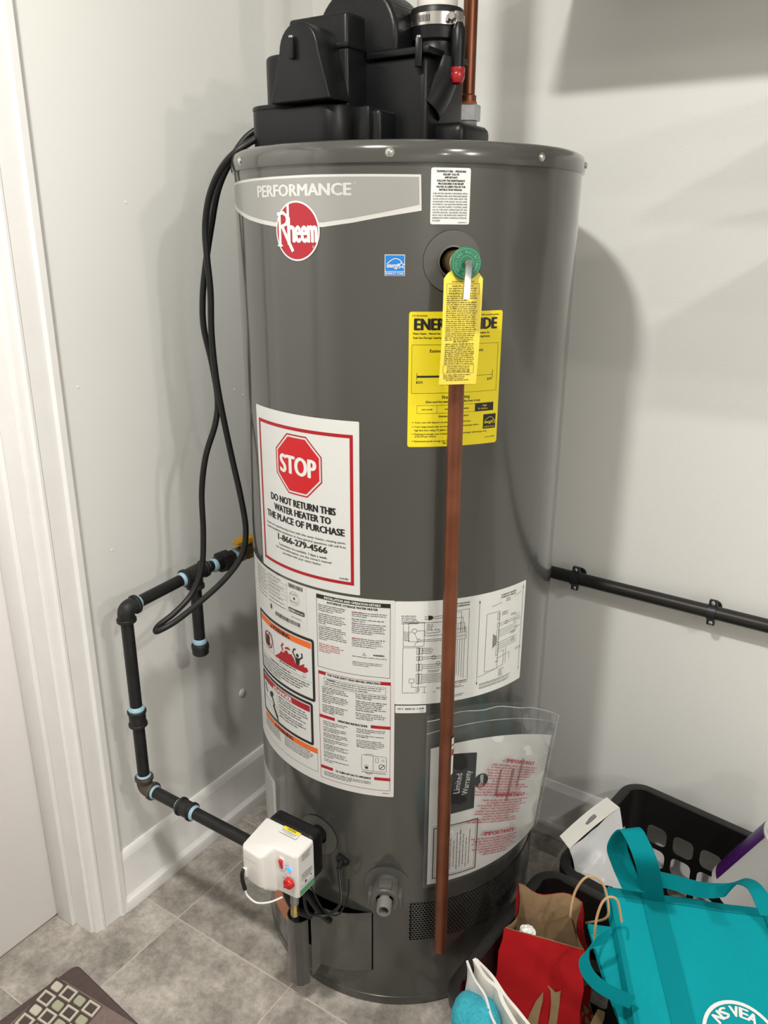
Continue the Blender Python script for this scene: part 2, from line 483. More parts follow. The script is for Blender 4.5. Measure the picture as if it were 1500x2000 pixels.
# door casing, jamb with its stop, and the closed door
cp = [(-0.748, 0), (-0.748, 0.019), (-0.7605, 0.019), (-0.765, 0.0135), (-0.800, 0.0125), (-0.8035, 0.0155), (-0.808, 0.0155), (-0.8115, 0.011), (-0.8225, 0.0085), (-0.8235, 0)]
structure(MB().prism([(p[1], p[0]) for p in cp], (0, 0, 0), (1, 0, 0), (0, 1, 0), (0, 0, 2.09)).build('trim_1', m_trim, origin=(0, 0, 0), angle=25), 'moulded door casing on the left wall')
b = MB(); b.prism([(p[1], -p[0] - 0.748 + 2.09 - 0.0 - 0.0) for p in cp], (0, 0, 0), (1, 0, 0), (0, 0, -1), (0, -1, 0))
structure(MB().box(0, 0.017, DOOR_Y1 - .075, -0.7485, 2.055, 2.13, bev=.002).build('trim_2', m_trim, origin=(0, 0, 0)))
structure(MB().box(0, 0.017, DOOR_Y1 - .075, DOOR_Y1, 0, 2.054, bev=.002).build('trim_3', m_trim, origin=(0, 0, 0)))
b = MB(); b.box(-0.12, -0.0002, JY - 0.003, JY, 0.0005, 2.05); b.box(-0.098, -0.048, JY - 0.0135, JY - 0.003, 0.0005, 2.05, bev=.0015)
structure(b.build('trim_4', m_trim, origin=(0, 0, 0)), 'door jamb with its stop')
door = structure(MB().box(-0.139, -0.099, DOOR_Y1 + .004, JY - 0.0045, 0.006, 2.045, bev=.002).build('door_1', m_door, origin=(-.1, JY, 0)), 'closed pale door at the left edge')

# ceiling downlights
m_lens = emit('downlight_lens', (1.0, 0.93, 0.83, 1), 6.0)
m_whitemetal = pbr('white_metal', (0.8, 0.8, 0.79, 1), 0.4)
for i, (x, y, r, wt) in enumerate(DOWNLIGHTS):
    t = thing('ceiling_downlight', (x, y, CEIL - 0.008), ['round ceiling downlight in front of the water heater', 'round ceiling downlight farther right, above the shelves', 'unseen ceiling downlight added for fill light, far right in the room'][i], 'light', 'ceiling downlights')
    MB().lathe([(r, 0), (r + .02, 0.001), (r + .022, .008), (r, .008)], (x, y, CEIL - .008), (0, 0, 1), 40).build('trim_ring', m_whitemetal, t)
    MB().lathe([(0, .003), (r, .003)], (x, y, CEIL - .008), (0, 0, 1), 40).build('lens', m_lens, t)
    L = bpy.data.lights.new('downlight_lamp', 'AREA'); L.shape = 'DISK'; L.size = 2 * r; L.energy = wt; L.color = (1.0, 0.968, 0.905)
    lo = bpy.data.objects.new('downlight_lamp', L); COL.objects.link(lo); lo.parent = t; lo.location = (0, 0, -0.004)

gx, gy, gz, gr, gl_ = GLOBE
t = thing('globe_lamp', (gx, gy, gz - gr), 'white globe lamp hanging far to the right', 'light')
MB().lathe([(0, -gr)] + [(gr * cos(radians(a)), gr * sin(radians(a))) for a in range(-80, 81, 10)] + [(0, gr)], (gx, gy, gz), (0, 0, 1), 32).build('globe', emit('globe_glass', (1.0, 0.93, 0.84, 1), gl_), t)
MB().lathe([(.014, gr * .9), (.014, CEIL - gz - .02), (.05, CEIL - gz - .015), (.05, CEIL - gz - .0005)], (gx, gy, gz), (0, 0, 1), 24).build('stem', m_whitemetal, t)

# storage shelves on the right wall, above and right of the frame; their shade falls on the wall
m_shelf = pbr('shelf_white', (0.62, 0.61, 0.59, 1), 0.5)
for nm, x0, z0, z1, lab in (('wall_shelf', 0.60, 1.82, 1.838, 'long white shelf high on the right wall'), ('wall_shelf', 1.16, 1.64, 1.658, 'short white shelf, middle one on the right wall'), ('wall_shelf', 1.19, 1.38, 1.50, 'thick white shelf, lowest one on the right wall')):
    s_ = MB().box(x0, 3.0, -0.36, -0.0005, z0, z1, bev=.002).build(nm, m_shelf); tag(s_, lab, 'shelf', 'shelves on the right wall')

# ================================================================== the water heater
TX, TY, TR = 0.4781, -0.3769, 0.28
def cyl(u, z, off=0.0):
    a = u / TR; return V((TX + (TR + off) * cos(a), TY + (TR + off) * sin(a), z))
m_tank = pbr('grey_enamel', (0.056, 0.0565, 0.051, 1), 0.17, coat=0.55, var=0.02, vscale=4, rvar=0.03)
m_plast_grey = pbr('grey_plastic', (0.085, 0.084, 0.077, 1), 0.38)
m_black = pbr('black_plastic', (0.0050, 0.0056, 0.0062, 1), 0.36, spec=0.28, bump=0.05, bscale=500)
m_rubber = pbr('black_rubber', (0.007, 0.0075, 0.008, 1), 0.42, spec=0.35)
m_steel = pbr('bright_steel', (0.62, 0.61, 0.59, 1), 0.22, metal=1.0)
m_zinc = pbr('zinc_plate', (0.47, 0.49, 0.50, 1), 0.33, metal=1.0, var=0.1, vscale=80)
m_brass = pbr('brass', (0.46, 0.33, 0.15, 1), 0.3, metal=1.0, var=0.1, vscale=60)
m_copper = pbr('aged_copper', (0.205, 0.072, 0.038, 1), 0.38, metal=0.7, var=0.28, vscale=14, rvar=0.1, detail=6)
m_dark = pbr('recess_black', (0.002, 0.002, 0.002, 1), 0.9, spec=0.0)  # flat black stands in for the dark inside holes and gaps
m_white = pbr('label_white', (0.70, 0.71, 0.70, 1), 0.38)
m_white2 = pbr('label_offwhite', (0.63, 0.64, 0.63, 1), 0.42)
m_ink = pbr('ink_black', (0.010, 0.010, 0.010, 1), 0.5)
m_inkgrey = pbr('ink_grey', (0.06, 0.06, 0.06, 1), 0.5)
m_red = pbr('ink_red', (0.36, 0.010, 0.018, 1), 0.45, spec=.3)
m_redbright = pbr('ink_stop_red', (0.52, 0.012, 0.018, 1), 0.45, spec=.3)
m_orange = pbr('ink_orange', (0.75, 0.13, 0.008, 1), 0.45)
m_yellow = pbr('energy_yellow', (0.80, 0.66, 0.012, 1), 0.40)
m_inkyellow = m_ink
m_blue = pbr('ink_blue', (0.010, 0.175, 0.56, 1), 0.4)
m_silver = pbr('silver_foil', (0.64, 0.64, 0.62, 1), 0.28, metal=0.35)
m_grey_lab = pbr('grey_foil', (0.33, 0.33, 0.315, 1), 0.30, metal=0.3)

heater = thing('water_heater', (TX, TY, 0), 'tall grey cylindrical gas water heater in the corner covered in stickers', 'water heater')
HA = (0, 0, 1); HO = (TX, TY, 0)
MB().lathe([(0.27, 0.018), (TR, 0.018), (TR, 1.487)], HO, HA, 220).build('jacket', m_tank, heater)
MB().lathe([(0, 0.0), (TR - .004, 0.0), (TR + .0012, 0.003), (TR + .0012, 0.0195), (TR - .002, 0.0215)], HO, HA, 160).build('base_ring', m_tank, heater)
lid = MB().lathe([(TR - .001, 1.4845), (TR + .0035, 1.4845), (TR + .0042, 1.487), (TR + .004, 1.500), (TR + .001, 1.5085), (TR - .006, 1.513), (TR - .02, 1.5145), (0, 1.5145)], HO, HA, 200).build('lid', m_tank, heater)
for deg in (-119, -63, -17.5, 18, 60, 130, -170):
    a = radians(deg); n = V((cos(a), sin(a), 0)); p = V((TX, TY, 1.4965)) + n * (TR + .0035)
    s_ = MB().lathe([(0.0062, 0), (0.0062, .0006), (.0042, .0007), (.0045, .0022), (.003, .0036), (0, .004)], p, n, 16)
    s_.build('screw', m_steel, lid)

def on_tank(off):
    return lambda u, z: cyl(u, z, off)
def sticker(name, pts, mat, label=None, off=0.0003):
    k = Ink(on_tank(off)); k.poly(pts); o = k.done(name, mat, heater)
    if label: o['label'] = label
    return o
def ink(mat_off=0.0006, step=0.008): return Ink(on_tank(mat_off), step)

# ---- PERFORMANCE badge
bot = [(-0.265, 1.4251), (-0.3173, 1.4169), (-0.36, 1.4095), (-0.4024, 1.4042), (-0.4442, 1.4026), (-0.4878, 1.4042), (-0.5250, 1.4085), (-0.5625, 1.4141), (-0.6292, 1.4274), (-0.668, 1.436)]
outl = [(-0.2665, 1.4698), (-0.42, 1.4712), (-0.55, 1.4705), (-0.668, 1.4690)] + bot[::-1]
badge = sticker('brand_badge', outl, m_silver, 'silver and grey name badge with swooping lower edge')
inn = [(-0.2690, 1.4668), (-0.42, 1.4680), (-0.55, 1.4672), (-0.662, 1.4655)] + [(max(u, -.662) - (.003 if i == 0 else 0), z + (.006 if i else .0075)) for i, (u, z) in enumerate(bot)][::-1]
k = ink(.0005); k.poly(inn); k.done('badge_field', m_grey_lab, badge)
k = ink(.0008); k.text('PERFORMANCE', -0.531, 1.4447, 0.0150, w=0.1700, bold=.05); k.text('TM', -0.3575, 1.4585, 0.0022); k.done('badge_lettering', m_silver, badge)
lg = sticker('brand_logo', disc(-0.4482, 1.3985, 0.0400, 56), m_white, 'round red brand logo with white rim', off=.0009)
k = ink(.0012); k.poly(disc(-0.4482, 1.3985, 0.0376, 56)); k.done('logo_field', pbr('logo_red', (0.36, 0.010, 0.022, 1), 0.4), lg)
k = ink(.0016)
k.line([(-.4795, 1.3795), (-.4795, 1.4215)], .0048)
k.line([(-.4840, 1.3790), (-.4755, 1.3790)], .0022)
k.line([(-.4825, 1.4215), (-.4720, 1.4228), (-.4655, 1.4190), (-.4645, 1.4130), (-.4670, 1.4080), (-.4740, 1.4050), (-.4790, 1.4045)], .0042)
k.line([(-.4745, 1.4045), (-.4660, 1.3900), (-.4560, 1.3735)], .0052)
k.line([(-.4625, 1.3825), (-.4625, 1.4330)], .0044)
k.text('h', -.4632, 1.3838, .0330, w=.0125, bold=.03); k.text('eem', -.4495, 1.3838, .0330, w=.0370, bold=.03)
k.text('R', -.4190, 1.3770, .0016); k.ring(-.4185, 1.3778, .0019, .0003, 14)
k.done('logo_lettering', m_white, lg)

# ---- efficiency mark
es = sticker('efficiency_mark', [(-.3140, 1.3412), (-.2864, 1.3412), (-.2864, 1.3690), (-.3140, 1.3690)], m_white, 'small blue efficiency mark with white star')
k = ink(.0006); k.rect(-.3132, -.2872, 1.3475, 1.3682); k.rect(-.3132, -.2872, 1.3418, 1.3466); k.done('mark_field', m_blue, es)
k = ink(.0009)
k.line([(-.3108 + .0196 * t / 12, 1.3540 + .0098 * sin(pi * (0.08 + .70 * t / 12))) for t in range(13)], .0009)
k.text('energy', -.3115, 1.3520, .0062, w=.0165, italic=.35, bold=.03)
st = []
for q in range(10):
    a = pi / 2 + q * pi / 5; rr = .0048 if q % 2 == 0 else .0019; st.append((-.2912 + rr * cos(a), 1.3553 + rr * sin(a)))
k.line(st + [st[0]], .0008)
k.text('ENERGY STAR', -.3002, 1.3428, .0030, w=.0238, al='C'); k.done('mark_print', m_white, es)

# ---- relief valve notice
tp = sticker('valve_notice', rrect(-.2532, -.1990, 1.4080, 1.4785, .0028), m_white, 'small white relief valve notice')
k = ink(); c = -.2261
for i, (s_, w_, bd) in enumerate([('TEMPERATURE - PRESSURE', .0405, .05), ('RELIEF VALVE', .0215, .05), ('-IMPORTANT-', .0185, .05), ('FOLLOW THE MAINTENANCE', .0380, .05), ('PROCEDURES FOR RELIEF', .0350, .05), ('VALVES AS DIRECTED IN THE', .0400, .05), ('INSTRUCTION MANUAL', .0315, .05)]):
    k.text(s_, c, 1.4728 - i * .00375 - (0.0 if i < 3 else .0002), .0024, w=w_, al='C', bold=bd)
k.done('notice_heading', m_ink, tp)
k = ink()
for i, s_ in enumerate(['THIS WATER HEATER IS PROVIDED WITH', 'A TEMPERATURE AND PRESSURE RELIEF', 'VALVE LISTED AS COMPLYING WITH THE', 'STANDARD FOR RELIEF VALVES AND', 'AUTOMATIC GAS SHUTOFF DEVICES FOR', 'HOT WATER SUPPLY SYSTEMS, ANSI', 'Z21.22. FOR SAFE OPERATION OF THE', 'WATER HEATER, THE RELIEF VALVE(S)', 'MUST NOT BE REMOVED FROM ITS', 'DESIGNATED POINT OF INSTALLATION OR', 'PLUGGED.']):
    k.text(s_, -.2505, 1.4458 - i * .0034, .0019, w=.0475 if i < 10 else .0110)
k.text('AM28909-01', -.2150, 1.4098, .0013, w=.0120); k.done('notice_print', m_inkgrey, tp)

# ---- yellow energy label
eg = sticker('energy_label', rrect(-.2797, -.1394, 1.0998, 1.2935, .0035), m_yellow, 'bright yellow energy cost label with black print')
k = ink()
k.text('U.S. Government', -.2750, 1.2872, .0022, w=.021); k.text('Federal law prohibits removal of this label before consumer purchase.', -.1455, 1.2872, .0022, w=.075, al='R')
k.text('ENERGYGUIDE', -.2715, 1.2686, .0152, w=.1222, bold=.055)
for i, (s_, q_) in enumerate([('Water Heater - Natural Gas', 'Rheem Sales Company, Inc.'), ('Tank Size (Storage Capacity): 48 gallons', 'Model XG50T06PV42U0')]):
    k.text(s_, -.2742, 1.2622 - i * .0058, .0028, w=(.0390, .0585)[i]); k.text(q_, -.1600, 1.2622 - i * .0058, .0028, w=(.038, .032)[i], al='R')
k.frame(-.2752, -.1445, 1.1790, 1.2482, .0004)
k.text('Estimated Yearly Energy Cost', -.2095, 1.2372, .0042, w=.080, al='C')
k.text('$262', -.2120, 1.2120, .0170, w=.040, al='C', bold=.05)
k.rect(-.2674, -.2100, 1.2018, 1.2044); k.rect(-.2674, -.1522, 1.2024, 1.2029); k.rect(-.2678, -.2672, 1.1985, 1.2085); k.rect(-.1526, -.1519, 1.1985, 1.2095)
k.text('$225', -.2685, 1.1935, .0032, w=.0095); k.text('$297', -.1525, 1.1950, .0032, w=.0085, al='R')
k.text('Cost Range of Similar Models', -.2110, 1.1905, .0032, w=.047, al='C')
k.text('First Hour Rating', -.2090, 1.1708, .0044, w=.042, al='C', bold=.02); k.text('(How much hot water you get in the first hour of use)', -.2125, 1.1650, .0032, w=.083, al='C')
k.frame(-.2668, -.1480, 1.1496, 1.1616, .0004)
for x in (-.2374, -.2080, -.1786): k.rect(x - .0002, x + .0002, 1.1496, 1.1616)
k.rect(-.1786, -.1481, 1.1495, 1.1618)
for s_, x in (('very small', -.2521), ('low', -.2227), ('medium', -.1933)): k.text(s_, x, 1.1545, .0024, w=.0020 * len(s_) * .78, al='C')
k.text('Estimated gallons in first hour', -.2115, 1.1438, .0028, w=.046, al='C')
for i, (z, s_, w_) in enumerate([(1.1352, 'Your cost will depend on your utility rates and use.', .085), (1.1289, 'Cost range based only on models fueled by natural gas with a', .098), (1.1236, 'high first hour rating (75 gallons or more).', .062), (1.1180, 'Estimated energy cost is based on a national average natural gas cost', .112), (1.1144, 'of $1.09 per therm.', .032), (1.1073, 'Estimated yearly energy use: 242 therms', .066)]):
    k.text(s_, -.2694, z, .0025, w=w_)
    if i not in (2, 4): k.rect(-.2732, -.2714, z + .0008, z + .0018)
k.text('ftc.gov/energy', -.2120, 1.1035, .0028, w=.030, al='C', bold=.03); k.text('Part No. AM28902', -.1600, 1.1090, .0016, w=.0165)
k.rect(-.1643, -.1430, 1.1225, 1.1442)
k.done('energy_print', m_ink, eg)
k = ink(.0009)
k.text('High', -.1630, 1.1567, .0026, w=.0068, al='C'); k.text('75 Gallons', -.1660, 1.1523, .0024, w=.0160, al='C')
k.line([(-.1620 + .0150 * t / 12, 1.1320 + .0078 * sin(pi * (.08 + .70 * t / 12))) for t in range(13)], .0006)
k.text('energy', -.1628, 1.1305, .0045, w=.0125, italic=.35)
st2 = []
for q in range(10):
    a = pi / 2 + q * pi / 5; rr = .0037 if q % 2 == 0 else .0015; st2.append((-.1467 + rr * cos(a), 1.1330 + rr * sin(a)))
k.line(st2 + [st2[0]], .0006); k.text('ENERGY STAR', -.1536, 1.1243, .0019, w=.0175, al='C'); k.done('energy_reverse_print', m_yellow, eg)

# ---- STOP sheet
stp = sticker('stop_sheet', rrect(-.5712, -.3510, .8560, 1.1352, .0022), m_white2, 'large white notice with red border and STOP octagon', off=.0008)
k = ink(.0011); k.frame(-.5618, -.3608, .8715, 1.1145, .0052)
def octo(r):
    return [(-.4615 + r / cos(pi / 8) * cos(pi / 8 + q * pi / 4), 1.0545 + r / cos(pi / 8) * sin(pi / 8 + q * pi / 4)) for q in range(8)]
k.done('red_border', m_red, stp)
k = ink(.0011); k.poly(octo(.0487), octo(.0466)); k.done('octagon_edge', m_red, stp)
k = ink(.0011); k.poly(octo(.0436)); k.done('octagon', m_redbright, stp)
k = ink(.0014); k.text('STOP', -.4985, 1.0392, .0285, w=.0740, bold=.042, res=4); k.done('stop_lettering', m_white, stp)
k = ink(.0011); c = -.4600
k.text('DO NOT RETURN THIS', c, .9850, .0114, w=.1385, al='C', bold=.055); k.text('WATER HEATER TO', c, .9690, .0110, w=.1215, al='C', bold=.055); k.text('THE PLACE OF PURCHASE', c, .9528, .0110, w=.1680, al='C', bold=.055)
k.text('1-866-279-4566', c, .9188, .0105, w=.1065, al='C', bold=.055); k.text('7 days a week.', -.4065, .9093, .0037, w=.0370, al='R', bold=.03)
k.done('notice_heading', m_ink, stp)
k = ink(.0011)
k.text('If you are experiencing issues with this water heater, missing parts,', c, .9395, .0037, w=.172, al='C'); k.text('need installation assistance or have general questions call toll free', c, .9325, .0037, w=.172, al='C')
k.text('Technicians are available', -.5125, .9093, .0037, w=.0660); k.text("For more information, see the owner's manual", c, .9028, .0037, w=.1210, al='C'); k.text('provided with your water heater', c, .8963, .0037, w=.0830, al='C')
k.text('AX5489', -.3855, .8795, .0030, w=.0150); k.done('notice_print', m_inkgrey, stp)
# two paper creases, the light they catch painted as paler strokes
k = ink(.0012); k.line([(-.408, 1.045), (-.396, 1.018)], .0012); k.line([(-.387, 1.028), (-.372, .978)], .0012); k.done('crease_highlight', m_white, stp)

# ---- big instruction sheet
wn = sticker('instruction_sheet', rrect(-.645, -.2945, .4790, .8512, .0025), m_white2, 'tall white instruction sheet with warning panels')
ip = sticker('rating_plate', [(-.6100, .7690), (-.4505, .7690), (-.4505, .8495), (-.6100, .8495)], pbr('plate_white', (0.62, 0.62, 0.61, 1), 0.35), 'white rating plate with bar codes', off=.0006)
k = ink(.0009)
for z in (.8430, .8360, .8290, .8222, .8150, .8080, .8010, .7940): k.fine(-.606, -.560, z, .0022, .1); k.fine(-.553, -.500, z, .0022, .5)
for z in (.8412, .8342, .8272, .8205, .8132): k.rect(-.608, -.496, z - .0012, z - .0009)
k.rect(-.5560, -.5557, .788, .846); k.rect(-.4962, -.4959, .790, .846)
x = -.492
while x < -.459: w_ = random.choice((.0005, .0009, .0014)); k.srect(x, x + w_, .8400, .8472); x += w_ + random.choice((.0005, .0009))
x = -.5325
while x < -.4665: w_ = random.choice((.0007, .0012, .0020)); k.srect(x, x + w_, .7725, .7800); x += w_ + random.choice((.0006, .0012))
k.ring(-.478, .8220, .0125, .0004, 28); k.ring(-.478, .8220, .0085, .0003, 24); k.poly(disc(-.478, .822, .0025, 10)); k.fine(-.4885, -.4680, .8285, .0016); k.fine(-.4885, -.4680, .8150, .0016)
k.poly(rrect(-.4935, -.4548, .7948, .8030, .0025)); k.fine(-.487, -.461, .7860, .0020); k.srect(-.550, -.544, .7790, .7880)
k.done('plate_print', m_inkgrey, ip)
k = ink(.0012); k.text('ACTION', -.4920, .7966, .0042, w=.0150, bold=.04); k.fine(-.4760, -.457, .7972, .0026, 0); k.done('plate_reverse_print', m_white, ip)

def panel(z0, z1, band_z0, band_z1, word, band_mat, word_mat, frame=True, x1=-.4366):
    if frame:
        k = ink(.0006); k.poly(rrect(-.6050, x1, z0, z1, .005), rrect(-.6000, x1 - .0052, z0 + .0052, z1 - .0052, .0015)); k.done('panel_frame', m_ink, wn)
    k = ink(.0007); k.rect(-.5985, x1 - .0070 if frame else x1, band_z0, band_z1); k.done('panel_band', band_mat, wn)
    k = ink(.0010); c = -.5270; h = (band_z1 - band_z0) * .70
    k.text(word, c + .007, band_z0 + h * .2, h, w=.052, al='C', bold=.05)
    k.poly([(c - .0275, band_z0 + h * .15), (c - .0205, band_z0 + h * .15), (c - .0240, band_z0 + h * 1.25)]); k.done('panel_word', word_mat, wn)
panel(.6385, .7582, .7395, .7505, 'WARNING', m_orange, m_ink)
panel(.5490, .6345, .6150, .6270, 'DANGER', m_red, m_white, x1=-.4428)
panel(0, 0, .5365, .5462, 'WARNING', m_orange, m_ink, frame=False, x1=-.4346)
k = ink(.0007)                                         # WARNING panel print
k.poly(rrect(-.5775, -.5605, .6985, .7190, .002)); k.line([(-.566, .7190), (-.5600, .7270), (-.5520, .7250), (-.5480, .7150), (-.5465, .7000), (-.5450, .6925)], .0013)
P0 = V((-.475, .7165))
k.poly(disc(P0.x, P0.y, .0034, 12)); k.poly([(-.4815, .7120), (-.4690, .7120), (-.4715, .6985), (-.4790, .6985)])
k.line([(-.4805, .7110), (-.4865, .7185), (-.4835, .7255), (-.4800, .7265)], .0028); k.line([(-.4700, .7110), (-.4640, .7165), (-.4645, .7230)], .0028)
k.fine(-.527, -.478, .6845, .0032, .05)
k.line([(-.598, .6905), (-.545, .6905)], .0004); k.line([(-.545, .6905), (-.530, .6800), (-.4600, .6790)], .0004); k.ring(-.4600, .6825, .0035, .0004, 14)
k.fine(-.560, -.490, .6735, .0036, .1)
for i, z in enumerate((.6680, .6630, .6580, .6530)): k.fine(-.596, -.447, z, .0032, .08 + .1 * i)
k.fine(-.596, -.520, .6480, .0032)
k.line([(-.598, .6775), (-.443, .6745)], .0003)
for i, z in enumerate((.6080, .6030, .5980, .5920, .5870, .5800, .5750, .5690)): k.fine(-.535, -.452, z, .0031, .4)
for i, z in enumerate((.5320, .5280, .5240, .5200, .5160)): k.fine(-.600, -.530, z, .0024, .1); k.fine(-.520, -.440, z, .0024, .2)
k.line([(-.6, .5365), (-.4348, .5365), (-.4348, .4985), (-.60, .4985)], .0004)
k.poly(disc(-.5650, .5985, .0060, 12)); k.poly(disc(-.5600, .6020, .0045, 10)); k.line([(-.5620, .5960), (-.5530, .5830)], .0045); k.line([(-.5560, .5770), (-.5450, .5640)], .0065); k.line([(-.5480, .5700), (-.5415, .5570)], .0045)
k.line([(-.598, .5840), (-.5420, .5812)], .0005); k.line([(-.5405, .6135), (-.5405, .5560)], .0005); k.line([(-.592, .6080), (-.584, .5960)], .0045); k.line([(-.590, .5800), (-.545, .5560)], .0004)
k.done('panel_print', m_ink, wn)
k = ink(.0008)
k.ring(-.5660, .7105, .0165, .0022, 30); k.line([(-.5775, .7220), (-.5545, .6990)], .0022)
k.poly([(-.5420, .6890), (-.4580, .6890), (-.4500, .6950), (-.4540, .7010), (-.4600, .6990), (-.4590, .7060), (-.4650, .7020), (-.4720, .6980), (-.4800, .6990), (-.4840, .7070), (-.4905, .7130), (-.4980, .7110), (-.5030, .7160), (-.5090, .7120), (-.5130, .7070), (-.5200, .7080), (-.5240, .7020), (-.5320, .6960)])
k.line([(-.5150, .7120), (-.5180, .7185), (-.5140, .7240)], .0035); k.line([(-.5060, .7190), (-.4990, .7215), (-.4955, .7205)], .0035)
k.done('panel_red_print', m_red, wn)

k = ink(.0006)                                         # right column
k.frame(-.4296, -.3022, .7120, .8452, .0006); k.rect(-.4296, -.3022, .8378, .8452)
k.text('AUTOMATIC STORAGE WATER HEATER', -.3660, .8318, .0036, w=.087, al='C', bold=.05)
zs = [(.8262, 4), (.8100, 6), (.7880, 8)]
for z, n in zs: k.para(-.4262, -.3735, z, .0022, .0034, n)
for z, n in [(.8245, 3), (.8125, 2), (.8050, 6), (.7780, 5)]: k.para(-.3655, -.3060, z, .0022, .0034, n)
k.text('WARNING:', -.3300, .7505, .0030, w=.0185, bold=.04); k.line([(-.3475, .7500), (-.3420, .7500), (-.34475, .7545), (-.3475, .7500)], .0005)
k.fine(-.3650, -.3070, .7455, .0020, 0); k.para(-.3650, -.3120, .7355, .0018, .0030, 3)
k.text('FOR YOUR SAFETY READ BEFORE OPERATING', -.3650, .6985, .0036, w=.0915, al='C', bold=.04)
k.frame(-.4180, -.3090, .6790, .6940, .0004)
k.text('WARNING:', -.4125, .6895, .0028, w=.017, bold=.04)
k.fine(-.3940, -.3110, .6895, .0024, 0); k.fine(-.4155, -.3110, .6855, .0024, .1); k.fine(-.4155, -.3110, .6815, .0024, .5)
for z, n in [(.6745, 4), (.6595, 5), (.6400, 5)]: k.para(-.4220, -.3720, z, .0024, .0035, n)
for z, n in [(.6750, 3), (.6620, 6), (.6390, 4)]: k.para(-.3600, -.3060, z, .0024, .0035, n)
k.text('OPERATING INSTRUCTIONS', -.3665, .6146, .0038, w=.053, al='C', bold=.05)
for z, n in [(.6075, 3), (.5960, 3), (.5845, 3), (.5730, 3), (.5615, 4), (.5465, 4), (.5310, 2)]: k.para(-.4215, -.3725, z, .0023, .0033, n)
for z, n in [(.6085, 3), (.5965, 2), (.5865, 5)]: k.para(-.3590, -.3070, z, .0023, .0033, n)
k.text('TO TURN OFF GAS TO APPLIANCE', -.3665, .5118, .0038, w=.0645, al='C', bold=.05)
k.para(-.4215, -.3300, .5052, .0023, .0033, 3); k.text('AX9999-1', -.3140, .4850, .0018, w=.0115)
# drawing of the gas control
k.frame(-.3505, -.3070, .5290, .5600, .0005, .003); k.line([(-.3300, .5600), (-.3300, .5290)], .0005); k.line([(-.3500, .5255), (-.3080, .5255)], .0009); k.frame(-.3445, -.3385, .5320, .5400, .0005, .001); k.frame(-.3260, -.3205, .5470, .5565, .0005, .001)
k.ring(-.3150, .5390, .0055, .0009, 18); k.line([(-.3190, .5350), (-.3110, .5430)], .0012); k.srect(-.3435, -.3395, .5330, .5370); k.ring(-.3130, .5520, .002, .0004, 12); k.line([(-.3440, .5605), (-.3400, .5620), (-.3300, .5620)], .0006); k.line([(-.3430, .5240), (-.3380, .5225), (-.3320, .5240)], .0010)
k.done('sheet_print', m_ink, wn)
k = ink(.0009); k.text('INSTALLATION AND OPERATION DETAILS', -.3660, .8394, .0040, w=.096, al='C', bold=.05); k.done('sheet_reverse_print', m_white, wn)
k = ink(.0007)
k.frame(-.4290, -.3008, .4915, .7045, .0006)
for x0_, x1_, z0_, z1_ in ((-.4290, -.4145, .6985, .7045), (-.3180, -.3008, .6985, .7045), (-.4284, -.3985, .6145, .6203), (-.3340, -.3005, .6145, .6203), (-.4280, -.4040, .5118, .5177), (-.3280, -.3003, .5118, .5177)): k.rect(x0_, x1_, z0_, z1_)
k.para(-.4262, -.3790, .7552, .0022, .0034, 5); k.fine(-.3655, -.3490, .8245, .0024, 0); k.fine(-.3655, -.3490, .7780, .0024, 0)
k.done('sheet_red_print', m_red, wn)

# ---- wiring diagram sheet
cd = sticker('wiring_sheet', rrect(-.2944, -.0512, .6635, .8502, .0025), m_white, 'white wiring diagram sheet behind the copper pipe')
k = ink(); T_ = .00055
k.text('CONNECTION DIAGRAM', -.1965, .8395, .0026, w=.046, al='C', bold=.04); k.text('SCHEMA DES CONNEXIONS', -.1965, .8352, .0026, w=.046, al='C', bold=.04)
k.text('SCHEMATIC DIAGRAM', -.0950, .8380, .0026, w=.034, al='C', bold=.03); k.text('SCHEMA DE CABLAGE', -.0950, .8338, .0026, w=.034, al='C', bold=.03); k.fine(-.100, -.090, .8290, .0022, 0); k.fine(-.100, -.090, .8258, .0022, 0)
for z in (.8240, .8207, .8174, .8141, .8108): k.fine(-.2850, -.2560, z, .0019, .2)
k.rect(-.2480, -.2440, .8222, .8232); k.rect(-.2480, -.2440, .8182, .8192); k.poly([(-.2425, .8165), (-.2425, .8250), (-.2360, .8240), (-.2340, .8207), (-.2360, .8175)], None); k.line([(-.234, .8225), (-.2050, .8235)], T_); k.line([(-.234, .8190), (-.2050, .8195)], T_)
k.frame(-.2820, -.2479, .7707, .8136, T_); k.frame(-.2735, -.2050, .7790, .8125, T_); k.ring(-.2640, .7985, .0042, .0006, 18); k.ring(-.2570, .7820, .0026, .0006, 14)
k.line([(-.2640, .7943), (-.2590, .7835)], T_); k.line([(-.2570, .7794), (-.2630, .7760), (-.2630, .7720)], T_); k.line([(-.2540, .7820), (-.2050, .7822)], T_); k.line([(-.2600, .7985), (-.2470, .7985), (-.2470, .7890), (-.2050, .7900)], T_)
for z in (.8080, .8050, .8020, .7990): k.fine(-.2445, -.2330, z, .0017, .2)
for z in (.7960, .7930, .7900, .7870, .7840, .7810): k.fine(-.2805, -.2690, z, .0017, .3)
for x in (-.2360, -.2300, -.2255): k.poly(disc(x, .7990, .0010, 8))
k.line([(-.2440, .7975), (-.2440, .7935), (-.2230, .7945), (-.2230, .7990)], T_)
k.frame(-.2822, -.2560, .6853, .7690, T_)
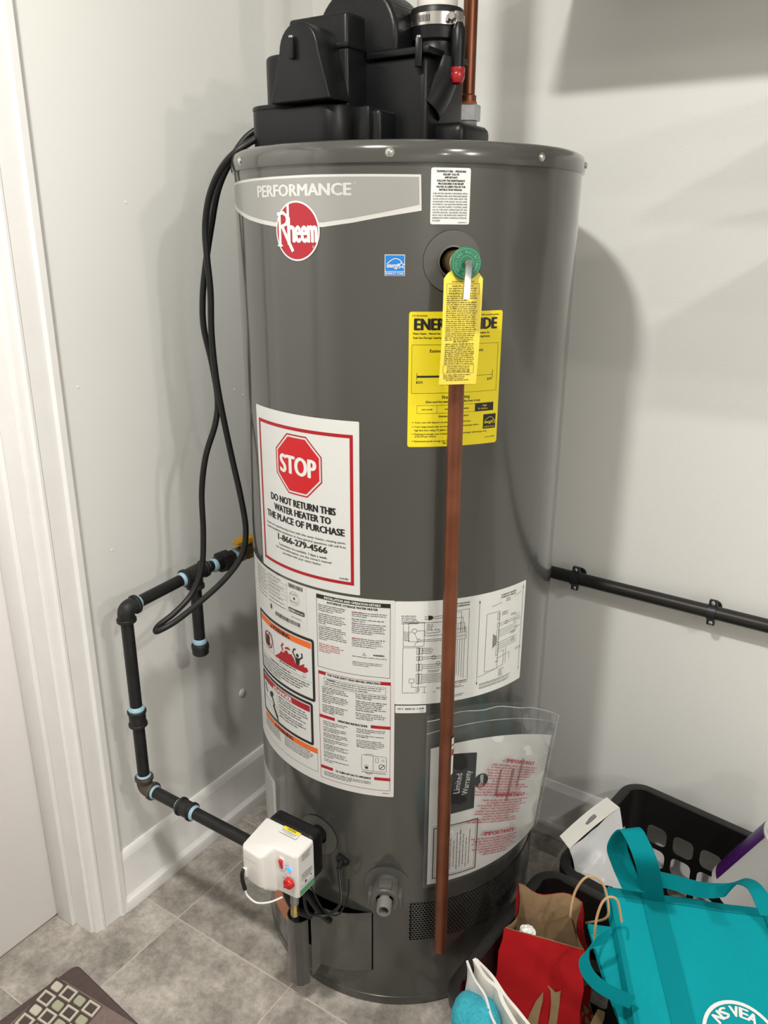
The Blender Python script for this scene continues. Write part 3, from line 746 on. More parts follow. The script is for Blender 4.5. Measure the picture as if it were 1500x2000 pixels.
for z0_, z1_ in ((.7560, .7685), (.7450, .7530), (.7260, .7390), (.7020, .7210)):
    k.frame(-.2600, -.2552, z0_, z1_, T_, .0008); k.frame(-.2552, -.2505, z0_, z1_, T_, .0008)
    n_ = max(2, int((z1_ - z0_) / .0038))
    for q in range(n_): k.srect(-.2582, -.2572, z0_ + (q + .5) * (z1_ - z0_) / n_ - .0005, z0_ + (q + .5) * (z1_ - z0_) / n_ + .0005); k.srect(-.2534, -.2524, z0_ + (q + .5) * (z1_ - z0_) / n_ - .0005, z0_ + (q + .5) * (z1_ - z0_) / n_ + .0005)
for i, z in enumerate((.7510, .7475, .7370, .7335, .7300, .7190, .7160, .7130, .7100, .7070, .7040)): k.line([(-.2500, z), (-.2050 + .004 * (i % 3), z)], T_)
k.ring(-.2320, .7495, .0035, .0006, 14); k.ring(-.2240, .7385, .0032, .0006, 14)
for z in (.7660, .7630, .7600, .7570): k.fine(-.2515, -.2290, z, .0017, .3)
for z in (.7250, .7225): k.fine(-.2410, -.2200, z, .0017, .1)
k.frame(-.2715, -.2630, .7040, .7120, T_, .001); k.line([(-.2670, .7040), (-.2670, .6960), (-.2430, .6960)], T_); k.line([(-.2460, .6960), (-.2460, .6855)], T_); k.frame(-.2600, -.2540, .6885, .6935, T_); k.line([(-.2490, .6855), (-.2430, .6855)], T_); k.line([(-.2315, .6855), (-.2275, .6855)], T_); k.fine(-.2255, -.2160, .6900, .0017, 0); k.fine(-.2255, -.2160, .6925, .0017, 0)
for i in range(6): k.line([(-.2010 + i * .0042, .7040 + .003 * (5 - i)), (-.2010 + i * .0042, .7760)], T_)
for z in (.7765, .7835): k.frame(-.2040, -.1770, z, z + .0055, T_)
for i in range(6): k.poly(disc(-.2010 + i * .0042, .7792, .0006, 6)); k.poly(disc(-.2010 + i * .0042, .7862, .0006, 6)); k.line([(-.2010 + i * .0042, .7895), (-.2010 + i * .0042, .7960 + .004 * (i % 4))], T_)
for i in range(4): k.line([(-.2050, .7960 + .010 * i), (-.1780 - .003 * i, .7960 + .010 * i), (-.1780 - .003 * i, .7900)], T_)
k.line([(-.2040, .8290), (-.1735, .8290), (-.1725, .7000), (-.2040, .7000)], T_)
for z in (.6985, .6955): k.fine(-.2030, -.1720, z, .0019, .1)
for z in (.6910, .6882, .6740, .6715): k.fine(-.2030, -.1750, z, .0018, .3)
k.line([(-.1547, .8400), (-.1540, .6850)], T_); k.poly([(-.1562, .8350), (-.1532, .8350), (-.1547, .8400)]); k.poly([(-.1555, .6890), (-.1525, .6890), (-.1540, .6845)])
k.line([(-.0584, .8440), (-.0584, .6832)], T_); k.poly([(-.0596, .8380), (-.0572, .8380), (-.0584, .8425)]); k.poly([(-.0596, .6880), (-.0572, .6880), (-.0584, .6840)])
k.line([(-.1300, .8235), (-.1100, .8260)], T_); k.line([(-.0800, .8300), (-.0640, .8330)], T_)
k.frame(-.1400, -.1130, .7050, .8120, T_)
for z0_, z1_ in ((.7960, .8080), (.7820, .7900), (.7600, .7780), (.7300, .7560)): k.frame(-.1175, -.1125, z0_, z1_, T_)
for z in (.7880, .7845, .7760, .7720, .7680, .7640, .7530, .7490, .7450, .7410): k.line([(-.1125, z), (-.0850 + .0180 * ((z * 1000) % 3) / 3, z + .002), (-.0700, z + .002)], T_)
for cx_, cz_ in ((-.0970, .7870), (-.0760, .7840), (-.0660, .7860), (-.0790, .7500)): k.ring(cx_, cz_, .0034, .0006, 14)
for cx_, z in ((-.1080, .8070), (-.1080, .8045), (-.1080, .8020), (-.0870, .7980), (-.0870, .7955), (-.0760, .7930), (-.0850, .7640), (-.0870, .7615), (-.0760, .7700), (-.0700, .7290), (-.0700, .7262)): k.fine(cx_, cx_ + .015, z, .0016, .2)
k.line([(-.1125, .7360), (-.1000, .7360), (-.1000, .7080), (-.1525, .6990)], T_); k.line([(-.0950, .7400), (-.0950, .7090)], T_); k.line([(-.1150, .7240), (-.0860, .7280), (-.0860, .7150)], T_); k.frame(-.1170, -.1120, .7170, .7200, T_)
for i in range(7): k.line([(-.1250 + i * .0013, .7460 + .001 * i), (-.1250 + i * .0013, .7720 - .001 * i)], .0006)
for z in (.7010, .6985, .6960, .6935, .6910, .6885): k.fine(-.1090, -.0960, z, .0016, .4)
for z in (.6840, .6815, .6780, .6755): k.fine(-.1490, -.0800, z, .0018, .1)
k.done('diagram_print', m_ink, cd)
v1 = sticker('voltage_sticker', rrect(-.2932, -.2423, .6470, .6612, .0016), m_white, 'tiny white voltage sticker')
k = ink(); k.text('120 V  50/60 Hz  5 AMP', -.2900, .6535, .0034, w=.0445); k.fine(-.2525, -.2445, .6500, .0014, 0); k.done('sticker_print', m_ink, v1)
# ---- sheet low on the left side, and an orange one near the base
ls = sticker('side_sheet', rrect(-.660, -.5672, .2700, .4040, .002), m_white2, 'white sheet on the left flank above the gas control')
k = ink(); k.frame(-.657, -.5702, .2730, .4010, .0006)
for i in range(28): k.fine(-.652, -.574, .3930 - i * .0042, .0024, .1)
k.done('sheet_print', m_inkgrey, ls)
os_ = sticker('orange_sticker', [(-.605, .085), (-.515, .085), (-.515, .20), (-.605, .20)], pbr('orange_paper', (0.58, 0.23, 0.12, 1), 0.5), 'orange and white sticker near the base')
k = ink(); k.rect(-.602, -.518, .165, .198); k.done('sticker_field', m_white2, os_)

# ---- seams and grille
k = Ink(on_tank(.0004)); k.rect(-.4705, -.4690, .032, .0325); k.done('jacket_seam', m_dark, heater)
gz0, gz1, gu0, gu1 = .1600, .2465, -.2635, .085
k = ink(.0003); k.rect(gu0, gu1, gz0, gz1); k.done('grille_void', m_dark, heater)
g = MB(); nrow = 17; dz = (gz1 - gz0) / nrow; du = dz * 1.22; ncol = int((gu1 - gu0) / du)
def cell(cx, cz, hx, hz, rx, rz):
    o_ = [(cx - hx, cz - hz), (cx, cz - hz), (cx + hx, cz - hz), (cx + hx, cz), (cx + hx, cz + hz), (cx, cz + hz), (cx - hx, cz + hz), (cx - hx, cz)]
    i_ = [(cx + rx * cos(a), cz + rz * sin(a)) for a in [radians(d) for d in (225, 270, 315, 0, 45, 90, 135, 180)]]
    vs = [cyl(u, z, .0011) for u, z in o_ + i_] + [cyl(u, z, .0003) for u, z in i_]
    fs = [(q, (q + 1) % 8, 8 + (q + 1) % 8, 8 + q) for q in range(8)] + [(8 + q, 8 + (q + 1) % 8, 16 + (q + 1) % 8, 16 + q) for q in range(8)]
    g.add(vs, fs)
for r in range(nrow):
    for c in range(ncol):
        cu_ = gu0 + du * (c + .5) + (du / 2 if r % 2 else 0)
        cell(cu_, gz0 + dz * (r + .5), du / 2, dz / 2, du * .40, dz * .43)
gr_ = g.build('perforated_grille', m_tank, heater, recalc=False); gr_['label'] = 'rows of small round air holes near the base'
# ---- relief valve: escutcheon, brass body, green cap with its lever
def radial(deg): return V((cos(radians(deg)), sin(radians(deg)), 0))
TPA = -45.2; nr = radial(TPA); nt_ = V((-nr.y, nr.x, 0)); TPZ = 1.3600
axis0 = V((TX, TY, TPZ))
# escutcheon curved to the tank
k = Ink(on_tank(.0016), .006); u0 = radians(TPA) * TR
k.poly(disc(u0, TPZ, .0408, 48), disc(u0, TPZ, .0195, 48)); esc = k.done('valve_escutcheon', m_plast_grey, heater)
k = Ink(on_tank(.0005), .006); k.poly(disc(u0, TPZ, .0412, 48)); k.done('escutcheon_edge', m_dark, heater)
MB().lathe([(.0215, .2800), (.0215, .2845), (.0195, .2850), (.0185, .2800), (.0185, .262)], axis0, nr, 40).build('escutcheon_lip', m_plast_grey, esc)
k = Ink(on_tank(.0008), .006); k.poly(disc(u0, TPZ, .0190, 32)); k.done('valve_hole', m_dark, heater)
val = MB().lathe([(0, .281), (.0150, .281), (.0150, .305), (.0162, .306), (.0162, .322), (.0150, .3235), (.0150, .3330), (.0185, .3345), (.0185, .3400), (0, .3400)], axis0, nr, 32)
val.lathe([(.0135, 0), (.0135, .012), (.0150, .013), (.0150, .033), (.0130, .034), (0, .034)], axis0 + nr * .318 + V((0, 0, -.036)), (0, 0, 1), 24)
valve = val.build('relief_valve', m_brass, heater); valve['label'] = 'brass relief valve with green cap'
axc = (nr * 1 + V((.10, .02, .02))).normalized()
MB().lathe([(0, .340), (.0200, .340), (.0206, .3415), (.0206, .3440), (.0195, .3452), (0, .3455)], axis0, nr, 40).build('green_cap', pbr('green_enamel', (0.012, 0.17, 0.085, 1), 0.4), valve)
capf = lambda off: (lambda a, bb: axis0 + nr * (.3455 + off) + nt_ * a + V((0, 0, bb)))
k = Ink(capf(.0003), 0)
k.ring(0, 0, .0185, .0006, 36); k.ring(0, 0, .0098, .0006, 28)
for q in range(26):
    a = 2 * pi * q / 26
    if q % 9 == 8: continue
    k.text(random.choice('AEFHLTNM'), .0120 * cos(a), .0120 * sin(a), .0042, w=.0019, rot=degrees(a) - 90)
k.done('cap_lettering', pbr('green_pale', (0.16, 0.42, 0.28, 1), 0.4), valve)
lv = MB()
lp0 = axis0 + nr * .349 + nt_ * .002 + V((0, 0, .004)); lp1 = axis0 + nr * .360 + nt_ * -.002 + V((0, 0, -.006)); lp2 = axis0 + nr * .367 + nt_ * -.006 + V((0, 0, -.043))
for off in (-.0038, .0038):
    pts = [lp0 + nt_ * off * .9, lp1 + nt_ * off * .9, lp2 + nt_ * off * .9]
    lv.grid([[p - nr * .0022 for p in pts], [p + nr * .0022 for p in pts]], thick=.0012)
lv.grid([[p + nr * .0022 - nt_ * .0040 for p in (lp0, lp1, lp2)], [p + nr * .0022 + nt_ * .0040 for p in (lp0, lp1, lp2)]], thick=.0012)
lv.build('lever', m_zinc, valve)
MB().lathe([(0, .3455), (.0045, .3455), (.0045, .351), (.003, .353), (0, .353)], axis0, nr, 16).build('stem', m_brass, valve)

# ---- yellow paper tag hanging from the valve
m_tag = pbr('tag_yellow', (0.82, 0.66, 0.075, 1), 0.55, var=.03, vscale=30)
tdir = radial(-45.4); tt = V((-tdir.y, tdir.x, 0))
def tagmap(off):
    def f(a, z):
        s_ = (1.352 - z) / .15
        d = .3385 + .0035 * sin(3.2 * s_) + .0035 * s_ + .010 * max(0, a / .03) ** 2 * (1 - s_) * .35 + off
        return V((TX, TY, z)) + tdir * d + tt * (a + (-.004 * s_) )
    return f
rows = []
N = 22
for i in range(N + 1):
    z = 1.3545 - .1520 * i / N
    hw = .0262 - .0 * i
    if z > 1.3445: hw = .0262 * (1 - .62 * (z - 1.3445) / .010)
    rows.append([tagmap(0)(-hw + 2 * hw * j / 10 - .0005, z) for j in range(11)])
tg = MB().grid(rows, thick=.0005).build('valve_tag', m_tag)
tag(tg, 'yellow paper tag of fine print hanging from the green-capped relief valve', 'tag')
k = Ink(tagmap(.0006), .006)
k.frame(-.0225, .0215, 1.3208, 1.3345, .0003)
k.text('DO NOT REMOVE THIS TAG', -.0005, 1.3362, .0016, w=.0300, al='C')
for z in (1.3308, 1.3278, 1.3248, 1.3218): k.fine(-.0195 + .004 * (z > 1.33), .0190 - .004 * (z > 1.33), z, .0019, .08)
z = 1.3180
while z > 1.2610: k.fine(-.0222, .0205, z, .0019, .06 if random.random() < .85 else .4); z -= .00268
k.fine(-.0100, .0110, 1.2592, .0022, 0); z = 1.2562
while z > 1.2290: k.fine(-.0215, .0205, z, .0019, .06); z -= .00262
k.frame(-.0225, .0205, 1.2180, 1.2288, .0003)
for z in (1.2262, 1.2238, 1.2214, 1.2190): k.fine(-.017, .016, z, .0018, .1)
for z in (1.2150, 1.2126, 1.2102): k.fine(-.021, .019, z, .0017, .3)
for z in (1.2078,): k.fine(-.017, .015, z, .0018, 0)
k.done('tag_print', m_ink, tg)

# ---- copper discharge pipe under the relief valve
dx, dy = (V((TX, TY, 0)) + nr * .318).xy
dp = thing('discharge_pipe', (dx, dy, .172), 'long vertical copper discharge pipe below the yellow tag', 'pipe')
pp = MB(); seg = 28
top = V((dx - .0005, dy, TPZ - .034)); botp = V((dx + .004, dy + .004, .172))
pp.tube([top, top.lerp(botp, .5), botp], .0111, seg, caps=False); pp.tube([top, botp], .0098, seg, caps=False)
pp.lathe([(.0098, 0), (.0111, 0)], botp, (0, 0, 1), seg); pp.build('pipe', m_copper, dp)
MB().tube([top, top.lerp(botp, .02)], .0127, seg).build('adapter', m_copper, dp)
# red-and-white shipping label stuck on the pipe
k = Ink(lambda a, z: V((dx + .0033, dy + .0033, z)) + V((cos(a / .0113), sin(a / .0113), 0)) * .01135, .002)
k.rect(-.0035, .0135, .555, .625); o_ = k.done('pipe_sticker', m_white, dp)
k = Ink(lambda a, z: V((dx + .0033, dy + .0033, z)) + V((cos(a / .0113), sin(a / .0113), 0)) * .0116, .002)
k.rect(-.003, .0128, .592, .604); k.rect(-.003, .0128, .610, .6135); k.done('sticker_print', m_red, o_)

# ---- drain valve
DA = -62.4; dn = radial(DA); dtan = V((-dn.y, dn.x, 0)); DZ = .290; d0 = V((TX, TY, DZ))
k = Ink(on_tank(.0016), .006); k.poly(disc(radians(DA) * TR, DZ, .0400, 44)); k.done('drain_escutcheon', m_plast_grey, heater)
dd = (dn + V((0, 0, -.10))).normalized()
db = MB().lathe([(0, .276), (.0225, .276), (.0225, .290), (.0215, .292), (.0215, .299)], d0, dn, 36)
dr = db.build('drain_valve', m_plast_grey, heater); dr['label'] = 'grey plastic drain valve with knob and hose outlet'
kb = MB().lathe([(0, .296), (.0245, .296), (.0262, .298), (.0262, .318), (.0240, .3215), (.0200, .322), (.0150, .3200), (.0135, .312), (0, .312)], d0, dn, 40)
for q in range(4):
    a = radians(45 + 90 * q - 45)
    e = dtan * cos(a) + V((0, 0, 1)) * sin(a); f_ = -dtan * sin(a) + V((0, 0, 1)) * cos(a)
    kb.hull([d0 + dn * h + e * (r_) + f_ * w_ for h in (.2975, .3185) for r_ in (.022, .0305) for w_ in (-.0115, .0115)], bev=.0018)
kb.build('drain_knob', m_plast_grey, dr)
MB().lathe([(.0135, .312), (.0135, .326), (.0128, .327), (.0128, .341), (.0118, .3425), (.0088, .3425), (.0088, .322), (0, .322)], d0, dn, 32).build('hose_outlet', pbr('grey_plastic_light', (0.17, 0.168, 0.158, 1), .4), dr)
for a in (40, 140, 270):
    e = dtan * cos(radians(a)) + V((0, 0, 1)) * sin(radians(a))
    MB().hull([d0 + dn * h + e * r_ + e.cross(dn) * w_ for h in (.3205, .3225) for r_ in (.0138, .0162) for w_ in (-.004, .004)]).build('knob_slot', m_dark, dr)

# ---- gas control
GA = -90.5; gn = radial(GA); g0 = V((TX, TY, .385))
k = Ink(on_tank(.0016), .006); k.poly(disc(radians(-89.6) * TR, .3620, .0400, 44), disc(radians(-89.6) * TR, .3620, .0175, 44)); k.done('gas_escutcheon', m_plast_grey, heater)
k = Ink(on_tank(.0005), .006); k.poly(disc(radians(-89.6) * TR, .3620, .0404, 44)); k.done('escutcheon_edge', m_dark, heater)
b = MB(); b.box(.440, .536, -.7460, -.7140, .352, .4430, bev=.008, seg=3); b.box(.452, .524, -.716, -.700, .340, .420, bev=.006)
b.tube([(.488, -.702, .375), (.482, -.655, .368)], .0160, 20); b.box(.430, .470, -.748, -.712, .330, .366, bev=.006); b.tube([(.428, -.730, .3475), (.452, -.730, .3475)], .0175, 8)
b.tube([(.475, -.742, .358), (.475, -.742, .318)], .016, 18); b.tube([(.475, -.742, .336), (.475, -.742, .330)], .0205, 18)
gc = b.build('gas_control', m_black, heater); gc['label'] = 'black gas control body with a white cover'
m_cover = pbr('cover_white', (0.72, 0.71, 0.69, 1), 0.36)
b = MB()
prof = [(.4385, -.7465), (.5415, -.7465), (.5415, -.7880), (.5365, -.7925), (.5020, -.7940), (.4960, -.7970), (.4900, -.8140), (.4830, -.8190), (.4440, -.8150), (.4385, -.8080)]
bb = bmesh.new(); lo = [bb.verts.new((x, y, .3680 if x < .493 else .3535)) for x, y in prof]; hi = [bb.verts.new((x, y, .4455 - (.0 if y > -.75 else .004 if x > .493 else .012))) for x, y in prof]
n_ = len(prof)
for q in range(n_): bb.faces.new((lo[q], lo[(q + 1) % n_], hi[(q + 1) % n_], hi[q]))
bb.faces.new(lo[::-1]); bb.faces.new(hi); bmesh.ops.recalc_face_normals(bb, faces=bb.faces[:])
bmesh.ops.bevel(bb, geom=[e for e in bb.edges if e.is_manifold and e.calc_face_angle(0) > .35], offset=.0045, segments=3, profile=.5, affect='EDGES')
b.bm(bb)
cover = b.build('control_cover', m_cover, gc, angle=60); cover['label'] = 'white control cover'
YF = -.7945
def fr(off): return lambda x, z: V((x, YF - off, z))
b = MB(); b.prism(rrect(.5060, .5165, .4045, .4290, .003), (0, YF + .001, 0), (1, 0, 0), (0, 0, 1), (0, -.0025, 0), bev=.0006); b.build('switch_bezel', m_cover, gc)
b = MB(); b.hull([(.5078, YF, .4085), (.5148, YF, .4085), (.5078, YF, .4270), (.5148, YF, .4270), (.5078, YF - .0030, .4090), (.5148, YF - .0030, .4090), (.5078, YF - .0058, .4262), (.5148, YF - .0058, .4262)], bev=.0006)
m_redpl = pbr('red_plastic', (0.56, 0.018, 0.016, 1), 0.25, coat=.3); b.build('rocker_switch', m_redpl, gc)
b = MB().lathe([(.0098, 0), (.0098, .005), (.0088, .0068), (0, .0068)], (.5268, YF, .3862), (0, -1, 0), 28)
b.hull([(.5268 + (a * .0022 + bq * .0078) * .707, YF - .0066 - d, .3862 + (a * -.0022 + bq * .0078) * .707) for a in (-1, 1) for bq in (-1, 1) for d in (0, .0035)], bev=.0005)
b.build('dial', m_redpl, gc)
b = MB().lathe([(.0036, 0), (.0034, .0012), (0, .0016)], (.5262, YF, .4120), (0, -1, 0), 16); b.build('indicator_lamp', emit('blue_lamp', (0.02, 0.20, 1.0, 1), 2.2), gc)
k = Ink(fr(.0004), 0)
k.text('ON', .5185, .4170, .0016); k.text('OFF', .5180, .4100, .0016); k.text('STATUS', .5215, .4185, .0014); k.text('PILOT', .5110, .3895, .0016); k.text('LOW', .5170, .3985, .0014)
for a in range(-40, 221, 32): k.line([(.5268 + .0108 * cos(radians(a)), .3862 + .0108 * sin(radians(a))), (.5268 + .0124 * cos(radians(a)), .3862 + .0124 * sin(radians(a)))], .0004)
k.text('A', .5350, .3990, .0022); k.text('B', .5372, .3965, .0022); k.text('OFF', .5325, .3720, .0018, rot=-60); k.done('control_print', m_inkgrey, gc)
k = Ink(lambda x, z: V((x, -.8170 - (x - .463) * .10, z)), 0); k.text('Honeywell', .4460, .4130, .0055, w=.032, italic=.2); k.done('painted_emboss', pbr('emboss_highlight', (0.84, 0.83, 0.81, 1), .3), gc)  # flat paler letters, painting the light on a raised name
# label on the right side and the caution label on the top
rs = lambda off: (lambda y, z: V((.5418 + off, y, z)))
k = Ink(rs(0.0), 0); k.rect(-.787, -.7495, .3590, .4380); sl = k.done('side_label', m_white, gc)
k = Ink(rs(.0004), 0)
for z in (.4335, .4305, .4275, .4245): k.fine(-.7800, -.7560, z, .0019, .2)
for z in (.3985, .3960, .3935, .3910, .3885, .3860): k.fine(-.7820, -.7530, z, .0016, .2)
k.rect(-.781, -.754, .4370, .4376); k.rect(-.7830, -.7520, .3745, .3751); k.poly(disc(-.7720, .3800, .0025, 12)); k.poly(disc(-.7575, .3830, .0016, 10)); k.done('side_print', m_ink, sl)
k = Ink(rs(.0004), 0); k.rect(-.787, -.7495, .3590, .3700); k.done('green_strip', pbr('green_ink', (0.09, 0.30, 0.16, 1), .5), sl)
ts = lambda off: (lambda x, y: V((x, y, .44565 + off)))
k = Ink(ts(0), 0); k.rect(.480, .5160, -.7640, -.7480); cl = k.done('caution_label', m_white, gc)
k = Ink(ts(.0003), 0); k.rect(.480, .5160, -.7545, -.7480); k.done('yellow_strip', m_yellow, cl)
k = Ink(ts(.0006), 0); k.text('CAUTION', .498, -.7530, .0034, w=.017, al='C'); k.fine(.483, .513, -.7572, .0016, 0); k.fine(.483, .513, -.7598, .0012, .1); k.fine(.490, .510, -.7622, .0010, .1); k.done('caution_print', m_ink, cl)
# plug with its lead, and the little white lead below
b = MB().prism(rrect(.4445, .4535, .3760, .3945, .003), (0, -.8155, 0), (1, 0, 0), (0, 0, 1), (0, -.004, 0), bev=.0008); b.build('plug_socket', m_cover, gc)
b = MB(); b.tube(smooth_path([(.4475, -.8180, .392), (.4478, -.8235, .386), (.4485, -.8240, .372), (.4515, -.8225, .354)], 5), [.0034] * 8 + [.0034] * 8, 10); b.build('plug', m_rubber, gc)
b = MB(); b.tube(smooth_path([(.4515, -.8225, .355), (.457, -.823, .3440), (.474, -.820, .3360), (.492, -.808, .3370), (.505, -.790, .3400)], 6), .0016, 8); b.build('white_lead', m_white, gc)
# thermopile: clear sleeve, brass fitting and leads into the tank
b = MB(); b.tube([(.5190, -.775, .352), (.5180, -.7745, .322)], .0075, 16); b.build('sleeve', pbr('grey_sleeve', (0.28, 0.29, 0.29, 1), .25, metal=.5), gc)
b = MB(); b.lathe([(0, 0), (.0062, 0), (.0070, .002), (.0070, .006), (.0066, .007), (.0070, .008), (.0070, .011), (.0064, .012), (.0066, .030), (0, .030)], (.5170, -.774, .295), (0.02, 0, 1), 18); b.build('brass_fitting', pbr('pale_brass', (0.62, 0.50, 0.22, 1), .22, metal=1.0), gc)
hn = radial(radians(0) + degrees(-.3876 / TR)); hc = cyl(-.3876, .326)
MB().lathe([(0, -.004), (.0085, -.004), (.0085, .002), (.0125, .003), (.0125, .0015), (.0140, 0)], hc, hn, 28).build('grommet', m_rubber, heater)
b = MB(); b.tube(smooth_path([hc - hn * .001, hc + hn * .018 + V((0, 0, -.004)), V((.560, -.700, .285)), V((.545, -.716, .262)), V((.530, -.728, .262)), V((.520, -.745, .280)), V((.519, -.752, .335))], 7), .0028, 8); b.tube([hc - hn * .001, hc + hn * .020 + V((0, 0, -.0045))], .0042, 10); b.build('sensor_lead', m_rubber, heater)
b = MB(); b.tube(smooth_path([(.512, -.735, .345), (.530, -.715, .268), (.552, -.702, .252), (.566, -.690, .285), (.562, -.678, .318)], 8), .0014, 6); b.build('thin_lead', m_rubber, heater)
b = MB(); b.tube(smooth_path([(.470, -.742, .322), (.462, -.735, .290), (.470, -.722, .240), (.492, -.700, .215)], 7), .0065, 10); b.tube(smooth_path([(.482, -.742, .322), (.500, -.722, .290), (.520, -.705, .240), (.526, -.690, .215)], 7), .0065, 10); b.build('burner_tube', m_black, heater)

# ---- folded access cover low on the front, with the half-round channel
pe = cyl(-.3325, 0, .0015); pc = V((.4955, -.6800, 0))
pts = [pe.lerp(pc, t) + (V((TX, TY, 0)) - pe.lerp(pc, t)).normalized() * -.0085 * sin(pi * t) for t in [q / 10 for q in range(11)]]
chc = V((.4605, -.6960, 0)); chr_ = .0225
fold = [pc, V((.4905, -.6850, 0)), V((.4850, -.6930, 0))]
chan = [chc + V((cos(a), sin(a), 0)) * chr_ for a in [radians(d) for d in (-8, -30, -50)]] + [V((.4790, -.7120, 0)), V((.4680, -.7185, 0))] + [chc + V((cos(a), sin(a), 0)) * chr_ for a in [radians(d) for d in (-110, -140, -170, -200, -225)]]
b = MB(); b.grid([[p + V((0, 0, z)) for p in pts] for z in (.085, .13, .18, .2215)], thick=.0016)
ac = b.build('access_cover', m_tank, heater); ac['label'] = 'grey folded sheet access cover'
b = MB(); b.grid([[p + V((0, 0, zf(i))) for i, p in enumerate(fold)] for zf in (lambda i: .060 + .012 * (2 - i), lambda i: .14, lambda i: .2215 - .010 * i)], thick=.0016); b.build('cover_fold', m_tank, ac)
b = MB(); b.grid([[p + V((0, 0, z)) for p in chan] for z in (.048, .10, .15, .2010)], thick=.0016); b.build('cover_channel', m_tank, ac, angle=30)
k = Ink(on_tank(.0006), .006); k.rect(-.50, -.3300, .083, .2195); k.done('access_gap_dark', m_dark, heater)  # black patch on the solid jacket, painting the dark gap behind the cover

# ================================================================== blower on top of the heater
ZL = 1.5145
bx, by = .4615, -.5190
b = MB()
b.box(.353, bx, by, -.402, ZL, 1.697, bev=.006, seg=3)                                     # main box
b.box(.350, bx + .0025, by - .0025, -.402, 1.6500, 1.6575, bev=.001)                         # seam flange
b.prism(rrect(.292, .472, -.558, -.372, .034, 6), (0, 0, ZL + .003), (1, 0, 0), (0, 1, 0), (0, 0, .056), bev=.004, seg=2)   # plinth
b.prism(rrect(.287, .476, -.563, -.368, .036, 6), (0, 0, ZL), (1, 0, 0), (0, 1, 0), (0, 0, .0032))
b.prism(rrect(.288, .405, -.522, -.385, .040, 6), (0, 0, 1.57), (1, 0, 0), (0, 1, 0), (0, 0, .084), bev=.006, seg=3)         # motor body behind
b.prism(rrect(.2850, .385, -.558, -.388, .045, 6), (0, 0, 1.5720), (1, 0, 0), (0, 1, 0), (0, 0, .0075), bev=.0025)            # flange
# fan volute: an arch with its axis along y
vx, vz, vr = .443, 1.668, .0740
arch = [(vx - vr, 1.645), (vx + vr, 1.645)] + [(vx + vr * cos(radians(a)), vz + vr * sin(radians(a))) for a in range(0, 181, 6)]
b.prism(arch, (0, -.474, 0), (1, 0, 0), (0, 0, 1), (0, .090, 0), bev=.007, seg=3)
# outlet body right of the box
b.box(.430, .566, -.470, -.352, ZL, 1.640, bev=.010, seg=3)
b.box(.4640, .571, -.4745, -.350, 1.6400, 1.6495, bev=.002)
b.box(.470, .500, -.520, -.42, ZL, 1.5720, bev=.004, seg=2); b.box(.490, .5140, -.512, -.42, ZL, 1.5680, bev=.006, seg=3)
b.box(.555, .612, -.440, -.345, ZL, 1.5530, bev=.012, seg=3)
blower = b.build('blower_housing', m_black, heater, angle=32); blower['label'] = 'black plastic exhaust blower with rounded volute'
# arched motor cover on the left face
cxm = .4108
poly = [(.3555, 1.577), (.4665, 1.577)] + [(cxm + .0355 * cos(radians(a)), 1.6440 + .0355 * sin(radians(a))) for a in range(0, 181, 12)]
b = MB(); b.prism(poly, (0, by + .001, 0), (1, 0, 0), (0, 0, 1), (0, -.052, 0), bev=.0035, seg=3); b.build('motor_cover', m_black, blower, angle=32)
def clip(x, y, z0, z1, d):
    e = V((-d[1], d[0], 0)); d = V(d); c0 = V((x, y, 0))
    q = MB(); q.hull([c0 + e * s1 * .0050 + d * dd_ + V((0, 0, z)) for s1 in (-1, 1) for dd_ in (-.002, .0068) for z in (z0, z1)], bev=.0015); q.build('clip', m_black, blower)
    q = MB(); q.tube([c0 + d * .004 + V((0, 0, z1 - .0005)), c0 + d * .004 + V((0, 0, z1 + .0022))], .0036, 12); q.build('clip_pin', pbr('pin_grey', (0.35, 0.35, 0.34, 1), .3, metal=.6), blower)
clip(.4030, -.5705, 1.632, 1.659, (0, -1, 0)); clip(.4640, -.4600, 1.628, 1.659, (1, 0, 0)); clip(.5560, -.4760, 1.622, 1.659, (.5, -.866, 0))
# curved intake snout
sp = smooth_path([at_d(868, 122, 1.36), at_d(862, 150, 1.355), at_d(848, 182, 1.345), at_d(828, 214, 1.335)], 6)
b = MB(); b.tube(sp, [.0245 + .0030 * (q / (len(sp) - 1)) for q in range(len(sp))], 24); b.build('intake_snout', m_black, blower)
# outlet collar, side tube with red cap
pv = at_d(854, 28, 1.375); px_, py_ = pv.x, pv.y
zc0 = at_d(854, 79, 1.340).z; zc1 = at_d(854, 50, 1.336).z
b = MB().lathe([(.040, 1.640), (.0345, zc0 - .006), (.0345, zc0), (.0385, zc0 + .004), (.0395, zc1)], (px_, py_, 0), HA, 40); b.build('outlet_collar', m_black, blower)
tb = at_d(895, 90, 1.34)
b = MB().lathe([(.0096, at_d(895, 134, 1.34).z), (.0100, at_d(895, 100, 1.34).z), (.0110, at_d(895, 62, 1.34).z), (.0060, at_d(895, 44, 1.34).z), (0, at_d(895, 44, 1.34).z)], (tb.x, tb.y, 0), HA, 20); b.build('drain_nipple', m_black, blower)
zt = at_d(895, 134, 1.34).z
MB().lathe([(.0112, zt + .001), (.0112, zt - .004), (.0105, zt - .0055), (.0112, zt - .007), (.0108, zt - .013), (.0080, zt - .019), (.0025, zt - .0215), (0, zt - .0215)], (tb.x, tb.y, 0), HA, 22).build('red_cap', pbr('red_rubber', (0.33, 0.010, 0.014, 1), .25, coat=.3), blower)

